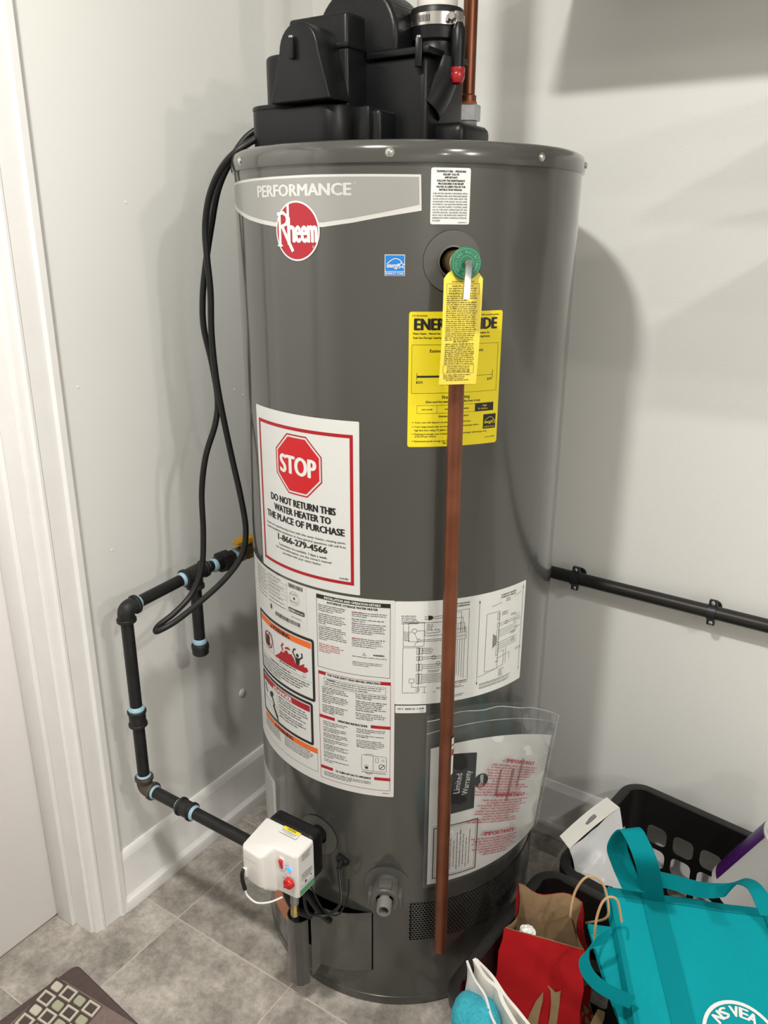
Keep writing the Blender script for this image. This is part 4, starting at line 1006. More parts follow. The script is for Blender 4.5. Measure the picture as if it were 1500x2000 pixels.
# ---- plastic vent pipe with rubber coupling and steel clamp
zb = zc1; ztop = at_d(854, 8, 1.337).z
vent = thing('vent_pipe', (px_, py_, zb), 'white plastic vent pipe rising from the blower in a black rubber coupling', 'pipe')
MB().lathe([(.0302, ztop - .02), (.0302, CEIL - .001)], (px_, py_, 0), HA, 40).build('pipe', pbr('pvc_white', (0.66, 0.64, 0.60, 1), .35), vent)
MB().lathe([(.0395, zb), (.0402, zb + .003), (.0402, ztop - .005), (.0385, ztop), (.0303, ztop)], (px_, py_, 0), HA, 44).build('coupling', m_rubber, vent)
zk0, zk1 = at_d(854, 46, 1.334).z, at_d(854, 21, 1.334).z
cl_ = MB().lathe([(.0404, zk0), (.0412, zk0), (.0412, zk1), (.0404, zk1)], (px_, py_, 0), HA, 64).build('hose_clamp', m_steel, vent)
for q in range(9):
    a = radians(-100 + q * 3.0); n = V((cos(a), sin(a), 0)); e = V((-n.y, n.x, 0)); c0 = V((px_, py_, (zk0 + zk1) / 2)) + n * .0413
    b = MB(); b.add([c0 + e * s1 * .0005 + V((0, 0, z)) + n * .0001 for s1, z in ((-1, -.0045), (1, -.0045), (1, .0045), (-1, .0045))], [(0, 1, 2, 3)]); b.build('clamp_slot', m_dark, cl_)
a = radians(-18); n = V((cos(a), sin(a), 0)); e = V((-n.y, n.x, 0)); c0 = V((px_, py_, (zk0 + zk1) / 2)) + n * .0450
b = MB(); b.hull([c0 + n * s1 * .004 + e * s2 * .008 + V((0, 0, s3 * .009)) for s1 in (-1, 1) for s2 in (-1, 1) for s3 in (-1, 1)], bev=.002); b.build('clamp_housing', m_steel, cl_)
b = MB(); b.tube([c0 - e * .012 - n * .0 , c0 + e * .010], .0032, 12); b.lathe([(.0062, 0), (.0062, .006), (.0048, .0075), (0, .0075)], c0 - e * .011 + n * .001, -e + n * .6, 6); b.build('clamp_screw', m_steel, cl_)

# ---- copper hot-water line with its nut
hp = at_d(918, 60, 1.455); hx, hy = hp.x, hp.y
hot = thing('copper_water_line', (hx, hy, ZL), 'vertical copper water line with a hexagonal nut on top of the heater', 'pipe')
z_ = lambda py: at_d(912, py, 1.455).z
MB().lathe([(.0112, z_(208)), (.0112, CEIL - .001)], (hx, hy, 0), HA, 28).build('pipe', m_copper, hot)
MB().lathe([(.0136, z_(208)), (.0140, z_(188)), (.0112, z_(185))], (hx, hy, 0), HA, 28).build('solder_cup', m_copper, hot)
MB().lathe([(.0150, z_(206)), (.0152, z_(200)), (.012, z_(199))], (hx, hy, 0), HA, 24).build('gasket', pbr('orange_gasket', (0.45, 0.09, 0.025, 1), .5), hot)
MB().lathe([(.015, z_(238)), (.0215, z_(237)), (.0215, z_(208)), (.0190, z_(205)), (.012, z_(205))], (hx, hy, 0), HA, 6, ref=V((cos(radians(-30)), sin(radians(-30)), 0))).build('hex_nut', m_zinc, hot)
MB().lathe([(.0158, z_(257)), (.0172, z_(255)), (.0172, z_(247)), (.0160, z_(246)), (.0172, z_(245)), (.0172, z_(238))], (hx, hy, 0), HA, 8).build('dielectric_body', m_zinc, hot)
MB().lathe([(.0150, ZL), (.0150, z_(266)), (.0128, z_(264)), (.0128, z_(257))], (hx, hy, 0), HA, 24).build('nipple', m_steel, hot)

# ---- power cord hanging in a loop down the left side
cordpts = [at_d(520, 262, 1.40), at_d(496, 273, 1.395), at_d(462, 296, 1.39), at_d(432, 330, 1.40), at_d(410, 380, 1.42), at_d(401, 440, 1.43), at_d(404, 500, 1.43), at_d(411, 570, 1.43), at_d(413, 650, 1.43), at_d(421, 730, 1.43), at_d(433, 800, 1.43), at_d(452, 890, 1.43), at_d(470, 970, 1.42), at_d(480, 1035, 1.41), at_d(472, 1085, 1.40), at_d(440, 1130, 1.39), at_d(395, 1172, 1.38), at_d(345, 1212, 1.37), at_d(312, 1231, 1.365),
           at_d(304, 1232, 1.372), at_d(312, 1220, 1.385), at_d(342, 1196, 1.40), at_d(374, 1160, 1.42), at_d(394, 1108, 1.435), at_d(397, 1040, 1.44), at_d(394, 960, 1.44), at_d(402, 890, 1.44), at_d(420, 830, 1.445), at_d(425, 780, 1.452), at_d(414, 710, 1.455), at_d(398, 640, 1.455), at_d(396, 580, 1.455), at_d(402, 515, 1.455), at_d(413, 440, 1.45), at_d(426, 370, 1.44), at_d(450, 315, 1.43), at_d(482, 268, 1.43), at_d(522, 243, 1.43)]
cd_ = MB().tube(smooth_path(cordpts, 6), .0055, 12).build('power_cord', m_rubber)
tag(cd_, 'black power cord hanging in a long loop from the blower', 'cord')
b = MB(); b.tube(smooth_path([at_d(520, 254, 1.42), at_d(509, 253, 1.42), at_d(503, 258, 1.42), at_d(504, 266, 1.42), at_d(514, 272, 1.42)], 5), .0013, 6)
o_ = b.build('ground_wire', pbr('green_wire', (0.02, 0.22, 0.15, 1), .4)); tag(o_, 'thin green ground wire beside the blower cord', 'wire')

# ================================================================== gas piping on the left
m_iron = pbr('black_iron', (0.016, 0.016, 0.016, 1), 0.42, metal=.15, spec=.35, var=.25, vscale=50, bump=.08, bscale=180)
m_cast = pbr('cast_iron', (0.022, 0.0215, 0.021, 1), 0.50, metal=.2, spec=.35, var=.35, vscale=35, bump=.25, bscale=160)
m_dope = pbr('blue_sealant', (0.30, 0.47, 0.58, 1), 0.6, var=.1, vscale=90, bump=.3, bscale=150)
GX_, GYV = .100, -.730; ZLOW, ZUP = .3490, .7420; PR = .0116
gp = thing('gas_pipe', (GX_, GYV, ZLOW), 'black iron gas pipe with elbows, tee and blue sealant, left of the heater', 'pipe')
def pipe(a, b_): MB().tube([a, b_], PR, 22).build('pipe', m_iron, gp)
def fitting_ring(q, c, d, r=.0172, w=.008):
    q.lathe([(PR, -w / 2), (r - .001, -w / 2), (r, -w / 2 + .0012), (r, w / 2 - .0012), (r - .001, w / 2), (PR, w / 2)], c, d, 24)
def dope(c, d, r=.0142, w=.005):
    c = V(c); d = V(d)
    q = MB(); q.lathe([(PR - .001, -w / 2), (r - .001, -w / 2.2), (r, 0), (r - .002, w / 2), (PR - .001, w * .9)], c, d, 20); q.build('sealant', m_dope, gp)
def elbow(c, d1, d2, mat=m_cast):
    c, d1, d2 = V(c), V(d1).normalized(), V(d2).normalized(); q = MB()
    q.tube(bend_path([c + d1 * .024, c, c + d2 * .024], .021, 8), .0155, 22)
    fitting_ring(q, c + d1 * .0225, d1, .0182, .0075); fitting_ring(q, c + d2 * .0225, d2, .0182, .0075); q.build('elbow', mat, gp)
def coupling(c, d, mat=m_cast, L=.034):
    c, d = V(c), V(d); q = MB(); q.tube([c - d * L / 2, c + d * L / 2], .0160, 22)
    fitting_ring(q, c - d * (L / 2 - .003), d, .0182, .0065); fitting_ring(q, c + d * (L / 2 - .003), d, .0182, .0065); q.build('coupling', mat, gp)
X_, Y_, Z_ = V((1, 0, 0)), V((0, 1, 0)), V((0, 0, 1))
lowA = V((GX_, GYV, ZLOW)); upA = V((GX_, GYV, ZUP))
pipe(lowA + X_ * .01, V((.436, GYV, .3475)))
pipe(lowA + Z_ * .01, upA - Z_ * .01)
elbow(lowA, X_, Z_, pbr('rusty_iron', (0.075, 0.058, 0.045, 1), .5, metal=.3, var=.4, vscale=30)); elbow(upA, Y_, -Z_)
dope(lowA + Z_ * .0285, Z_); dope(lowA + X_ * .0285, X_)
coupling((GX_, GYV, .5100), Z_); dope((GX_, GYV, .5300), Z_, .0160, .008)
coupling((.2170, GYV, .3485), X_); dope((.1980, GYV, .3487), -X_, .0145, .006); dope((.2365, GYV, .3483), X_, .0150, .006)
tee = V((GX_, -.5560, .7500)); yd = (tee - upA).normalized()
pipe(upA + yd * .01, tee)
q = MB(); q.tube([tee - yd * .029, tee + yd * .029], .0160, 22); q.tube([tee, tee - Z_ * .030], .0160, 22)
fitting_ring(q, tee - yd * .0265, yd, .0185, .008); fitting_ring(q, tee + yd * .0265, yd, .0185, .008); fitting_ring(q, tee - Z_ * .0275, Z_, .0185, .008); q.build('tee', m_cast, gp)
dope(tee - yd * .0330, -yd, .0150, .007); dope(upA + yd * .0290, yd, .0150, .006); dope(tee + yd * .0330, yd, .0145, .005)
capz = .5900
pipe(tee - Z_ * .02, V((GX_, tee.y, capz))); dope((GX_, tee.y, capz + .008), Z_, .0150, .009)
MB().lathe([(0, -.022), (.0145, -.022), (.0170, -.019), (.0170, -.010), (.0180, -.008), (.0180, .001), (.0165, .003), (PR, .003)], (GX_, tee.y, capz), Z_, 24).build('end_cap', m_cast, gp)
un = V((GX_, -.4720, .7480)); pipe(tee, V((GX_, -.36, .7470)))
q = MB(); q.lathe([(PR, -.026), (.0160, -.026), (.0160, -.012), (.0225, -.011), (.0225, .008), (.0180, .009), (.0165, .024), (PR, .024)], un, Y_, 8); q.build('union', m_cast, gp)
dope(un - Y_ * .030, -Y_, .0150, .010); dope(un + Y_ * .029, Y_, .0150, .012)
vb = V((GX_, -.4030, .7475))
q = MB(); q.lathe([(PR, -.030), (.0175, -.030), (.0175, -.018), (.0150, -.017), (.0190, -.006), (.0190, .006), (.0150, .017), (.0175, .018), (.0175, .030), (PR, .030)], vb, Y_, 8); q.tube([vb, vb + Z_ * .026], .008, 12); q.build('ball_valve', m_brass, gp)
q = MB(); q.box(GX_ - .009, GX_ + .009, vb.y - .035, vb.y + .030, vb.z + .024, vb.z + .030, bev=.002); q.box(GX_ - .013, GX_ + .013, vb.y - .018, vb.y + .018, vb.z + .018, vb.z + .034, bev=.004); q.build('valve_handle', pbr('yellow_handle', (0.62, 0.33, 0.012, 1), .4), gp)

# ---- black pipe along the right wall with its two clamps
wp = thing('wall_pipe', (.9, -.035, .68), 'black pipe running along the right wall in two split-ring clamps', 'pipe')
pa, pb_ = V((.100, -.035, .707)), V((2.9, -.035, .662))
wd = (pb_ - pa).normalized(); MB().tube([pa, pb_], .0136, 22).build('pipe', pbr('black_iron_dull', (0.020, 0.0185, 0.0175, 1), .42, metal=.3, var=.2, vscale=20), wp)
MB().tube(bend_path([pa + wd * .02, pa, pa + V((0, -.30, .02))], .03), .0136, 18).build('elbow', m_cast, wp)
for xx in (.7060, .9870, 1.75):
    c0 = pa + wd * ((xx - pa.x) / wd.x); q = MB()
    q.lathe([(.0140, -.0075), (.0168, -.0075), (.0168, .0075), (.0140, .0075)], c0, wd, 24)
    q.box(c0.x - .0075, c0.x + .0075, c0.y - .0042, c0.y + .0042, c0.z + .0150, c0.z + .0262, bev=.0012)
    q.box(c0.x - .0075, c0.x + .0075, c0.y - .0042, c0.y + .0042, c0.z - .0270, c0.z - .0150, bev=.0012)
    q.tube([c0 + V((0, .014, 0)), V((c0.x, -.0005, c0.z))], .0048, 12); q.lathe([(0, 0), (.012, 0), (.012, .003), (.007, .004)], (c0.x, -.0005, c0.z), (0, -1, 0), 20)
    cm = q.build('pipe_clamp', pbr('clamp_steel', (0.030, 0.034, 0.038, 1), .4, metal=.5), wp)
    for zz in (-.021, .0205): MB().lathe([(.0048, 0), (.0048, .003), (.003, .0042), (0, .0042)], (c0.x, c0.y - .004, c0.z + zz), (0, -1, 0), 12).build('clamp_screw', m_zinc, cm)
# ================================================================== clear document pouch hung on the heater
def pouch_pt(s, t, off=0.0):
    """s 0..1 left to right, t 0..1 bottom to top"""
    th = radians(-49.5 + 54.0 * s)
    r = .2845 + .037 * s ** 1.5 * (.30 + .70 * t) + off
    zt = .636 + .05 * s - .122 * s * s + .010 * sin(pi * s); zb = .2885 + .020 * s
    z = zb + (zt - zb) * t
    return V((TX + r * cos(th), TY + r * sin(th), z))
m_film = clear_film('clear_film', (0.75, 0.77, 0.77, 1), .035)
pouch = thing('document_pouch', pouch_pt(.5, 0), 'clear plastic pouch of papers with red IMPORTANT print, stuck low on the heater', 'pouch')
NS, NT = 26, 22
MB().grid([[pouch_pt(i / NS, j / NT, .0052 + .0035 * sin(i * .9) * (j / NT) ** 2 + .002 * sin(j * 1.3 + i * .5)) for i in range(NS + 1)] for j in range(NT + 1)]).build('front_film', m_film, pouch)
MB().grid([[pouch_pt(i / NS, j / NT * 1.02, .0006) for i in range(NS + 1)] for j in range(NT + 1)]).build('back_film', m_film, pouch)
m_weld = clear_film('film_weld', (0.8, 0.82, 0.82, 1), .22)
q = MB(); q.tube([pouch_pt(i / 20, 1.0, .0058 + .0035 * sin(i * 1.17)) for i in range(21)], .0009, 6); q.tube([pouch_pt(1.0, j / 12, .0052) for j in range(13)], .0012, 6); q.tube([pouch_pt(i / 20, .93, .0058) for i in range(21)], .0007, 6); q.build('film_edge', m_weld, pouch)
# papers inside
def paper(name, s0, s1, t0, t1a, t1b, off, mat, lab, cat):
    o = MB().grid([[pouch_pt(s0 + (s1 - s0) * i / 16, t0 + ((t1a + (t1b - t1a) * i / 16) - t0) * j / 14, off) for i in range(17)] for j in range(15)], thick=.0008).build(name, mat); return tag(o, lab, cat)
m_paper = pbr('booklet_paper', (0.66, 0.655, 0.64, 1), .5)
manual = paper('manual', .03, .975, .012, .832, .818, .0022, m_paper, 'white instruction manual inside the clear pouch', 'booklet')
warr = paper('warranty_booklet', .085, .330, .425, .785, .752, .0033, pbr('booklet_black', (0.014, 0.014, 0.015, 1), .45), 'black Limited Warranty booklet in the pouch beside the copper pipe', 'booklet')
form = paper('printed_form', .045, .395, .028, .385, .335, .0030, pbr('form_paper', (0.62, 0.615, 0.60, 1), .5), 'white framed form below the black booklet in the pouch', 'paper')
def on_pouch(off): return lambda s, t: pouch_pt(s, t, off)
def up_pouch(s0, t0, off, sx=.285, sz=.34): return lambda a, b: pouch_pt(s0 - b / sx + a * .42, t0 + a / sz, off)     # reads upwards
k = Ink(up_pouch(.222, .540, .0041), 0); k.text('Limited', 0, 0, .0115, w=.038, italic=.12); k.done('booklet_title', m_white, warr)
k = Ink(up_pouch(.278, .520, .0041), 0); k.text('Warranty', 0, 0, .0115, w=.046, italic=.12); k.done('booklet_title', m_white, warr)
k = Ink(lambda u, v: pouch_pt(.372 + u / .285, .580 + v / .34, .0034), .004); k.poly(disc(0, 0, .0142, 28)); lg2 = k.done('manual_logo', m_ink, manual)
k = Ink(lambda a, b: pouch_pt(.372 - b / .285, .580 + a / .34, .0038), 0); k.text('Rheem', -.0115, -.004, .0095, w=.023, bold=.02); k.done('manual_logo_name', m_white, lg2)
k = Ink(lambda u, v: pouch_pt(.06 + u / .285, .045 + v / .34 - u * .10, .0036), .02); k.frame(0, .088, 0, .108, .0022); k.frame(.0045, .0835, .0045, .1035, .0006); k.done('form_frame', m_inkgrey, form)
k = Ink(lambda a, b: pouch_pt(.06 - b / .285, .045 + a / .34, .0037), 0)
for i in range(11):
    k.fine(.009 + .004 * (i % 3), .097 - .018 * (i % 4 == 1), -.0105 - i * .0062, .0026, .2)
k.done('form_print', m_inkgrey, form)
k = Ink(on_pouch(.0037), .02); k.rect(.088, .100, .275, .345); k.done('form_red_mark', m_red, form)
k = Ink(on_pouch(.0030), .02)
for (s0, t0, s1, t1, w_) in ((.62, .60, .585, .40, .011), (.70, .66, .665, .47, .008), (.52, .62, .49, .46, .009)  ): k.poly([(s0 - w_, t0), (s0 + w_, t0), (s1 + w_, t1), (s1 - w_, t1)])
k.done('manual_smudge', pbr('smudge_grey', (0.30, 0.29, 0.29, 1), .5), manual)
# red print on the film, running a little downhill to the right
m_redfilm = pbr('film_red', (0.36, 0.020, 0.040, 1), .5)
def film_map(s0, t0): return lambda a, b: pouch_pt(s0 + a / .29, t0 + b / .33 - a * .86, .0095)
for s0, t0, word, n in ((.655, .640, '- IMPORTANT -', 12), (.600, .435, '- IMPORTANT -', 9), (.530, .212, '- IMPORTANTE -', 11)):
    kk = Ink(film_map(s0, t0), 0); kk.text(word, 0, 0, .0080, w=.088, al='C', bold=.035, italic=.18); kk.done('pouch_heading', m_redfilm, pouch)
    kk = Ink(film_map(s0, t0), 0)
    for i in range(n):
        half = .058 - random.random() * .020
        if i == 6: half *= .6
        sh = -.0045 * i if t0 > .3 else .001 * i
        y_ = -.0078 - i * .0056
        if t0 + y_ / .33 < .02 + .06 * (t0 < .3) : break
        kk.fine(max(-half - .010 + sh, -.10), min(half - .006 + sh * .6, .085 - .0045 * i if t0 > .3 else .05), y_, .0043, .02)
    kk.done('pouch_print', m_redfilm, pouch)

# ================================================================== mats on the floor
m_mat = pbr('mat_brown', rgb(128, 111, 106), .95, var=.12, vscale=120, bump=.6, bscale=900)
m_matdk = pbr('mat_dark', rgb(88, 74, 71), .95, var=.12, vscale=120, bump=.6, bscale=900)
m_cream = pbr('tuft_cream', rgb(205, 202, 186), .95, bump=.6, bscale=1200); m_sage = pbr('tuft_sage', rgb(176, 178, 152), .95, bump=.6, bscale=1200)
def mat_slab(c, ex, ey, w_, d_, z0, h, r, lift=0.0):
    q = MB(); c = V(c); ex = V(ex); ey = V(ey)
    pl = rrect(0, w_, 0, d_, r, 6)
    n = len(pl)
    ctr = V((w_ / 2, d_ / 2))
    loops = [(0, 0), (0, h * .6), (.004, h)]
    vs = []; fs = []
    for ins, zz in loops:
        for p in pl:
            v_ = V(p); d = (ctr - v_); v2 = v_ + d.normalized() * ins
            vs.append(c + ex * v2.x + ey * v2.y + V((0, 0, z0 + zz)))
    for i in range(len(loops) - 1):
        for j in range(n): fs.append((i * n + j, i * n + (j + 1) % n, (i + 1) * n + (j + 1) % n, (i + 1) * n + j))
    fs.append(tuple(range(n))[::-1]); fs.append(tuple((len(loops) - 1) * n + j for j in range(n)))
    return q.add(vs, fs)
c1 = at_z(151, 1888, .008); e1 = (at_z(266, 2000, .008) - c1).normalized(); f1 = V((e1.y, -e1.x, 0))
o_ = mat_slab(c1, e1, f1, .46, .72, .0003, .009, .012).build('floor_mat', m_matdk); tag(o_, 'plain dark brown mat underneath the patterned mat', 'mat')
zt = .019
c2 = at_z(117, 1906, zt) - V((0, 0, zt)); e2 = (at_z(264, 1996, zt) - at_z(117, 1906, zt)).normalized(); f2 = V((e2.y, -e2.x, 0))
mat2 = mat_slab(c2, e2, f2, .46, .72, .0098, .009, .014).build('floor_mat', m_mat); tag(mat2, 'brown mat with cream square pattern at lower left', 'mat')
q0 = at_z(111, 1928, zt); qa = at_z(133, 1942, zt) - q0; qb = at_z(91, 1950, zt) - q0
ua, ub = qa.normalized(), qb.normalized()
def tuft(c, hx, hy, hole, mat):
    q = MB(); zt_ = .0024; o4 = [(-hx, -hy), (hx, -hy), (hx, hy), (-hx, hy)]
    P = lambda p, z: V((c.x, c.y, .0192)) + ua * p[0] + ub * p[1] + V((0, 0, z))
    if not hole:
        n8 = rrect(-hx, hx, -hy, hy, hx * .35, 3); n = len(n8)
        q.add([P(p, 0) for p in n8] + [P(p, zt_) for p in [(a * .9, b_ * .9) for a, b_ in n8]], [(i, (i + 1) % n, n + (i + 1) % n, n + i) for i in range(n)] + [tuple(n + i for i in range(n))])
    else:
        i4 = [(a * .68, b_ * .68) for a, b_ in o4]
        vs = [P(p, 0) for p in o4] + [P((p[0] * .97, p[1] * .97), zt_) for p in o4] + [P((p[0] * 1.04, p[1] * 1.04), zt_) for p in i4] + [P(p, 0) for p in i4]
        fs = [(l * 4 + i, l * 4 + (i + 1) % 4, (l + 1) * 4 + (i + 1) % 4, (l + 1) * 4 + i) for l in range(3) for i in range(4)]
        q.add(vs, fs)
    q.build('tuft_square', mat, mat2)
fld = MB(); o4_ = [q0 + qa * a + qb * b_ for a, b_ in ((-.55, -.55), (3.52, -.55), (3.52, 9.6), (-.55, 9.6))]
fld.add([V((p.x, p.y, .01885)) for p in o4_] + [V((p.x, p.y, .0194)) for p in o4_], [(4, 5, 6, 7), (0, 1, 5, 4), (1, 2, 6, 5), (2, 3, 7, 6), (3, 0, 4, 7)])
fld.build('pattern_field', pbr('mat_field', rgb(84, 71, 67), .95, var=.12, vscale=120, bump=.6, bscale=900), mat2)
for i in range(4):
    for j in range(10):
        c = q0 + qa * i + qb * j + V((random.uniform(-.0008, .0008), random.uniform(-.0008, .0008), 0))
        if (i + j) % 2: tuft(c, qa.length * .47, qb.length * .47, True, m_cream)
        else: tuft(c, qa.length * .34, qb.length * .34, False, m_cream if (i + 2 * j) % 4 == 0 else m_sage)

# ================================================================== two black plastic baskets
m_bask = pbr('basket_black', (0.010, 0.0096, 0.009, 1), .36, spec=.4, bump=.03, bscale=400)
BH = .250
def basket(c, rot, W, D, label):
    """c: rear-left rim corner; width to the right, depth towards the room"""
    ex = V((cos(rot), sin(rot), 0)); ey = V((sin(rot), -cos(rot), 0)); c = V((c[0], c[1], 0))
    t = thing('storage_basket', c + ex * W / 2 + ey * D / 2, label, 'basket', 'black storage baskets')
    TAP = .020
    def P(x, y, z):
        k_ = (BH - z) / BH * TAP
        x2 = k_ + x * (W - 2 * k_) / W; y2 = k_ + y * (D - 2 * k_) / D
        return c + ex * x2 + ey * y2 + V((0, 0, z))
    # rim: a lip turned outwards and down
    pl = rrect(0, W, 0, D, .030, 7); n = len(pl); q = MB()
    nrm = []
    for i in range(n):
        a = V(pl[i - 1]); b_ = V(pl[(i + 1) % n]); d = (b_ - a).normalized(); nrm.append(V((d.y, -d.x)))
    prof = [(-.0012, -.012), (-.0012, 0), (0, .0018), (.016, .0018), (.0185, 0), (.0185, -.020), (.0165, -.020), (.0165, -.001), (.0012, -.0012), (.0012, -.012)]
    vs = []; fs = []
    for o_, h in prof:
        for i in range(n):
            p = V(pl[i]) + nrm[i] * o_; vs.append(c + ex * p.x + ey * p.y + V((0, 0, BH + h)))
    for l in range(len(prof) - 1):
        for i in range(n): fs.append((l * n + i, l * n + (i + 1) % n, (l + 1) * n + (i + 1) % n, (l + 1) * n + i))
    q.add(vs, fs); q.build('rim', m_bask, t)
    # four walls with rounded openings
    def wall(L, f):
        q = MB(); r_in = .030; Lw = L - 2 * r_in
        nc = max(3, round(Lw / .062)); cw = Lw / nc; zs_ = [.022, .076, .130, .184]; th = .0024
        def quadstrip(u0, u1, z0, z1):
            for s_ in (0, 1): pass
            a = [f(u0, z0, 0), f(u1, z0, 0), f(u1, z1, 0), f(u0, z1, 0)]; b_ = [f(u0, z0, th), f(u1, z0, th), f(u1, z1, th), f(u0, z1, th)]
            q.add(a + b_, [(0, 1, 2, 3), (7, 6, 5, 4), (0, 1, 5, 4), (3, 2, 6, 7)])
        quadstrip(r_in, L - r_in, zs_[-1], BH + .001); quadstrip(r_in, L - r_in, .003, zs_[0])
        for ci in range(nc):
            for ri in range(3):
                u0 = r_in + ci * cw; u1 = u0 + cw; z0, z1 = zs_[ri], zs_[ri + 1]
                uc, zc = (u0 + u1) / 2, (z0 + z1) / 2; hx, hz = cw / 2, (z1 - z0) / 2
                hole = rrect(uc - hx * .76, uc + hx * .76, zc - hz * .80, zc + hz * .80, hx * .42, 3)   # 16 points
                outer = []
                for p in hole:
                    dx_, dz_ = (p[0] - uc) / hx, (p[1] - zc) / hz; m_ = max(abs(dx_), abs(dz_)); 
                    outer.append((uc + dx_ / m_ * hx, zc + dz_ / m_ * hz))
                # snap the corner points
                for kk_, (sx, sz) in ((1, (1, 1)), (5, (-1, 1)), (9, (-1, -1)), (13, (1, -1))): outer[kk_] = (uc + sx * hx, zc + sz * hz)
                N_ = 16
                vs = [f(p[0], p[1], 0) for p in outer] + [f(p[0], p[1], 0) for p in hole] + [f(p[0], p[1], th) for p in hole] + [f(p[0], p[1], th) for p in outer]
                fs = [(l * N_ + i, l * N_ + (i + 1) % N_, (l + 1) * N_ + (i + 1) % N_, (l + 1) * N_ + i) for l in range(3) for i in range(N_)]
                q.add(vs, fs)
        q.build('side_panel', m_bask, t)
    wall(W, lambda u, z, h: P(u, h, z)); wall(W, lambda u, z, h: P(u, D - h, z)); wall(D, lambda u, z, h: P(h, u, z)); wall(D, lambda u, z, h: P(W - h, u, z))
    # rounded corner posts
    for (cx_, cy_, a0) in ((W - .03, D - .03, 0), (.03, D - .03, 90), (.03, .03, 180), (W - .03, .03, 270)):
        rows = []
        for z in (.003, .10, .18, BH):
            rows.append([P(cx_ + .030 * cos(radians(a0 + 15 * i)), cy_ + .030 * sin(radians(a0 + 15 * i)), z) for i in range(7)])
        MB().grid(rows, thick=.0024).build('corner_post', m_bask, t)
    q = MB(); pl2 = rrect(.0, W, .0, D, .03, 6)
    n = len(pl2); q.add([P(p[0], p[1], .0005) for p in pl2] + [P(p[0], p[1], .004) for p in pl2], [tuple(range(n))[::-1], tuple(range(n, 2 * n))] + [(i, (i + 1) % n, n + (i + 1) % n, n + i) for i in range(n)]); q.build('base', m_bask, t)
    return t, P
bk1, PB1 = basket((.886, -.052), radians(-7.6), .42, .315, 'black plastic basket against the right wall holding the white bottle')
bk2, PB2 = basket((.826, -.400), radians(-5.0), .42, .325, 'black plastic basket nearest the camera holding the red bag and tote')

# ---- helpers for cloth
def at_plane(px, py, p0, n):
    d = _ray(px, py); return CAM + d * ((V(p0) - CAM).dot(n) / d.dot(n))
def ribbon(pts, wdir, w, n=6, thick=.0018):
    P_ = smooth_path(pts, n); W_ = [V(d).normalized() for d in wdir]; m = len(P_); rows = []
    for i, p in enumerate(P_):
        t = i / (m - 1) * (len(W_) - 1); a = min(int(t), len(W_) - 2) if len(W_) > 1 else 0
        d = W_[a].lerp(W_[a + 1], t - a).normalized() if len(W_) > 1 else W_[0]
        rows.append([p - d * w / 2, p, p + d * w / 2])
    return MB().grid(rows, thick=thick)

# ---- red paper bag, brown inside
m_redp = pbr('red_kraft', (0.40, 0.008, 0.011, 1), .6, spec=.25, var=.08, vscale=25, bump=.25, bscale=60)
m_kraft = pbr('brown_kraft', rgb(150, 124, 92), .8, var=.08, vscale=60, bump=.2, bscale=120)
FL = at_z(985, 1812, .298); FR = at_z(1142, 1856, .298); BL = at_z(1012, 1724, .335); BR = at_z(1092, 1760, .312) + V((.035, .02, 0))
bagE = (FR - FL).normalized(); bagN = V((bagE.y, -bagE.x, 0))        # towards the camera
loop_top = []; loop_bot = []
fb = [V((FL.x - .020, FL.y - .030, .012)), V((FR.x + .02, FR.y - .030, .012)), V((FR.x + .02, FR.y + .075, .012)), V((FL.x - .015, FL.y + .075, .012))]
corners_t = [FL, FR, BR, BL]
SEG = 10
for s_ in range(4):
    a, b_ = corners_t[s_], corners_t[(s_ + 1) % 4]; a0, b0 = fb[s_], fb[(s_ + 1) % 4]
    for i in range(SEG):
        t = i / SEG; p = a.lerp(b_, t)
        if s_ == 2: p = p + V((0, 0, .010 * sin(pi * t * 2.2)))
        if s_ == 3: p = p + V((.012 * sin(pi * t), 0, -.012 * sin(pi * t)))
        if s_ == 1: p = p + V((-.010 * sin(pi * t), 0, -.014 * sin(pi * t)))
        loop_top.append(p); loop_bot.append(a0.lerp(b0, t))
NR = 12; n = len(loop_top)
rows = []
for j in range(NR + 1):
    t = j / NR; row = []
    for i in range(n):
        p = loop_top[i].lerp(loop_bot[i], t)
        w_ = (.0022 if i <= SEG else .005) * sin(pi * min(1, t * 1.1)) * sin(i * 1.7 + j * 1.1) + .0015 * sin(i * .8 - j * 2.1) * (t > .05)
        ctr = (FL + FR + BL + BR) / 4; d = (p - ctr); d.z = 0
        row.append(p + d.normalized() * w_ + V((0, 0, 0)))
    row.append(row[0]); rows.append(row)
bag = MB().grid(rows).build('paper_bag', m_redp); tag(bag, 'red paper carrier bag with brown inside standing in the near basket', 'bag')
inner = [[p + ((FL + FR + BL + BR) / 4 - p).normalized() * .0016 + V((0, 0, .0004)) for p in row] for row in rows]
MB().grid(inner).build('bag_lining', m_kraft, bag)
q0_ = FL.lerp(FR, .5)
fpn = (FR - FL).cross(fb[0] - FL).normalized()
if fpn.dot(CAM - FL) < 0: fpn = -fpn
def bag_px(px, py, off=.0045): return at_plane(px, py, FL, fpn) + fpn * off
q = MB()
def strip(a, bq):
    """tan stroke printed on the front: two edge polylines"""
    q.grid([[bag_px(*p) for p in a], [bag_px(*p) for p in bq]])
strip([(1061, 1934), (1047, 1952), (1036, 1975), (1026, 2003), (1018, 2040)], [(1062, 1936), (1061, 1950), (1055, 1975), (1050, 2003), (1046, 2040)])
strip([(1069, 1920), (1076, 1932), (1077, 1955), (1075, 1980), (1070, 2003), (1066, 2040)], [(1072, 1921), (1086, 1934), (1096, 1931), (1093, 1960), (1087, 2003), (1083, 2040)])
